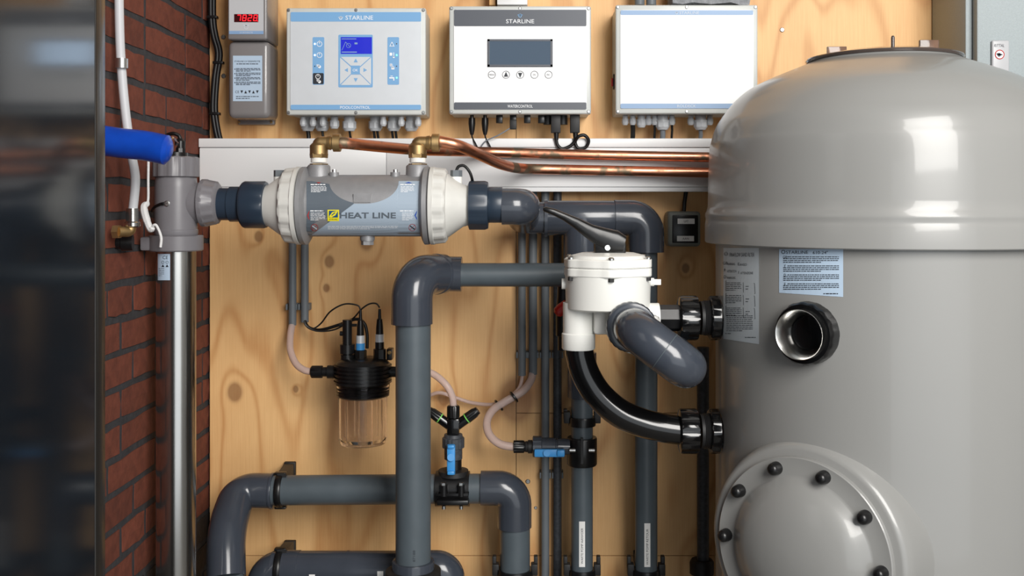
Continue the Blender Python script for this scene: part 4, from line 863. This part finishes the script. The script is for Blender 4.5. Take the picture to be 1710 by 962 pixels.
# ------------------------------------------------------------------ probe cell
dE = 2.14; e1 = sz(1, dE); E = lambda x, y, o=0: P(x, y, dE+o); ez = lambda y: P(0, y, dE).z; eo = V((E(606, 0).x, dE-D, 0))
t = thing('probe_cell', 'black-headed measuring cell with clear bowl and two probes', 'measuring cell')
MB().lathe(eo, up, [(ez(742), 30*e1), (ez(740), 37*e1), (ez(732), 39*e1), (ez(662), 40*e1), (ez(660), 44*e1), (ez(640), 45*e1), (ez(640), 42*e1), (ez(660), 38.5*e1), (ez(730), 36.5*e1), (ez(736), 30*e1), (ez(736), 0)], 48).build('clear_bowl', M['clear'], t)
for k in range(12):
    a = 2*math.pi*k/12; q = eo+V((math.cos(a)*40*e1, math.sin(a)*40*e1, 0)); MB().obox(V((q.x, q.y, (ez(735)+ez(664))/2)), V((math.cos(a), math.sin(a), 0))*.0016, V((-math.sin(a), math.cos(a), 0))*.0008, up*(ez(664)-ez(735))/2).build('bowl_rib', M['clear'], t)
pr_ = [(ez(662), 36*e1), (ez(660), 41*e1)]
for k in range(3): pr_ += [(ez(658-k*6), 42*e1), (ez(656-k*6), 40*e1)]
pr_ += [(ez(640), 43*e1)]
for k in range(5): y = 638-k*6.3; pr_ += [(ez(y), 48*e1), (ez(y-3.4), 48*e1), (ez(y-3.5), 45*e1), (ez(y-6), 45*e1)]
pr_ += [(ez(604), 42*e1), (ez(599), 36*e1), (ez(597), 0)]
MB().lathe(eo, up, pr_, 56).build('head', M['black'], t)
MB().lathe(E(563, 621), -X, [(0, 11*e1), (16*e1, 11*e1), (17*e1, 8*e1), (24*e1, 8*e1), (25*e1, 10.5*e1), (42*e1, 10.5*e1), (44*e1, 8*e1)], 36, (10, .001, 5, 5)).build('inlet_nut', M['black'], t)
MB().cyl(E(650, 621), E(672, 621), 9*e1).build('outlet_nut', M['black'], t)
MB().box(E(645, 602, .0), E(658, 580, .03), .002).build('bracket', M['black'], t); mb = MB(); screw_head(mb, E(650, 589, -.001), (0, -1, 0), .0045); mb.build('bracket_screw', M['brass'], t)
mb = MB(); mb.cyl(E(580, 602), E(580, 534), 8*e1, seg=18); mb.cyl(E(580, 602), E(580, 592), 12*e1, seg=18); mb.cyl(E(580, 590), E(580, 575), 13*e1, seg=10); mb.cyl(E(566, 543), E(596, 543), 2.5*e1, seg=10); mb.cyl(E(568, 557), E(580, 557), 4*e1, seg=10); mb.build('sample_tap', M['black'], t)
for px, blue, y0 in ((602, 1, 0), (634, 0, -2)):
    pb = MB().lathe(E(px, 607+y0), up, [(0, 10.5*e1), (22*e1, 10.5*e1), (23*e1, 8*e1)], 8).build('probe', M['black'], t)
    MB().cyl(E(px, 586+y0), E(px, 573+y0), 7.6*e1).build('probe_collar', M['handle_blue' if blue else 'black'], pb); MB().cyl(E(px, 574+y0), E(px, 560+y0), 7.2*e1).build('probe_sleeve', M['silver'], pb)
    MB().lathe(E(px, 560+y0), up, [(0, 6.5*e1), (12*e1, 6*e1), (25*e1, 4.5*e1), (26*e1, 3*e1), (42*e1, 2.2*e1)], 16).build('probe_plug', M['black'], pb)
for pts in ([(602, 518), (597, 510), (575, 508), (552, 520), (536, 540), (522, 549), (511, 543), (509, 536)], [(634, 514), (628, 507), (616, 508), (603, 517), (588, 533), (560, 550), (530, 553), (512, 545), (508, 536)]):
    MB().sweep(smooth_path([E(x, y, .02 if y > 530 else .0) for x, y in pts]), .0017, 8).build('probe_cable', M['cable'], t)
MB().sweep(smooth_path([E(613, 582, .02), E(613, 558, .02), E(608, 540, .02), E(594, 533, .02), E(565, 543, .03), E(535, 551, .04), E(516, 547, .07), E(509, 536, .09)]), .0035, 10).build('signal_cable', M['cable'], t)
# ------------------------------------------------------------------ clear hoses
def hose(pts, r, label, m='hose'): return tag(MB().sweep(smooth_path(pts, 8), r, 14).build('clear_hose', M[m]), label, 'hose', 'clear dosing hoses')
hose([P(488.5, 540, 2.235), P(485, 560, 2.22), P(485, 585, 2.19), P(494, 607, 2.16), P(508, 618, 2.145), P(523, 621, 2.14)], .0073, 'clear hose from the short conduit to the measuring cell')
hose([P(672, 621, 2.14), P(700, 619, 2.14), P(724, 625, 2.14), P(745, 643, 2.13), P(755, 662, 2.13), P(757, 678, 2.13)], .0073, 'clear hose arching out behind the main pipe to the Y piece')
hose([P(690, 672, 2.235), P(716, 661, 2.235), P(735, 656, 2.235), P(760, 664, 2.235), P(790, 673, 2.235), P(826, 675, 2.228), P(852, 662, 2.22), P(868, 646, 2.228), P(873, 622, 2.235)], .004, 'thin clear hose crossing the plywood to the first conduit')
hose([P(890, 620, 2.235), P(886, 636, 2.23), P(872, 654, 2.215), P(845, 670, 2.205), P(823, 685, 2.19), P(813, 705, 2.17), P(818, 727, 2.15), P(836, 742, 2.14), P(860, 746.5, 2.14)], .0085, 'thick clear hose looping from second conduit to the side valve')
for px, py, l in ((833, 677, 'lower black tie round the two clear hoses'), (858, 663, 'upper black tie round the two clear hoses')):
    q = P(px, py, 2.207); ax = V((.75, .2, .55)).normalized(); tag(MB().lathe(q-ax*.0025, ax, [(0, .0125), (.001, .0138), (.004, .0138), (.005, .0125)], 24).build('cable_tie', M['black']), l, 'cable tie')
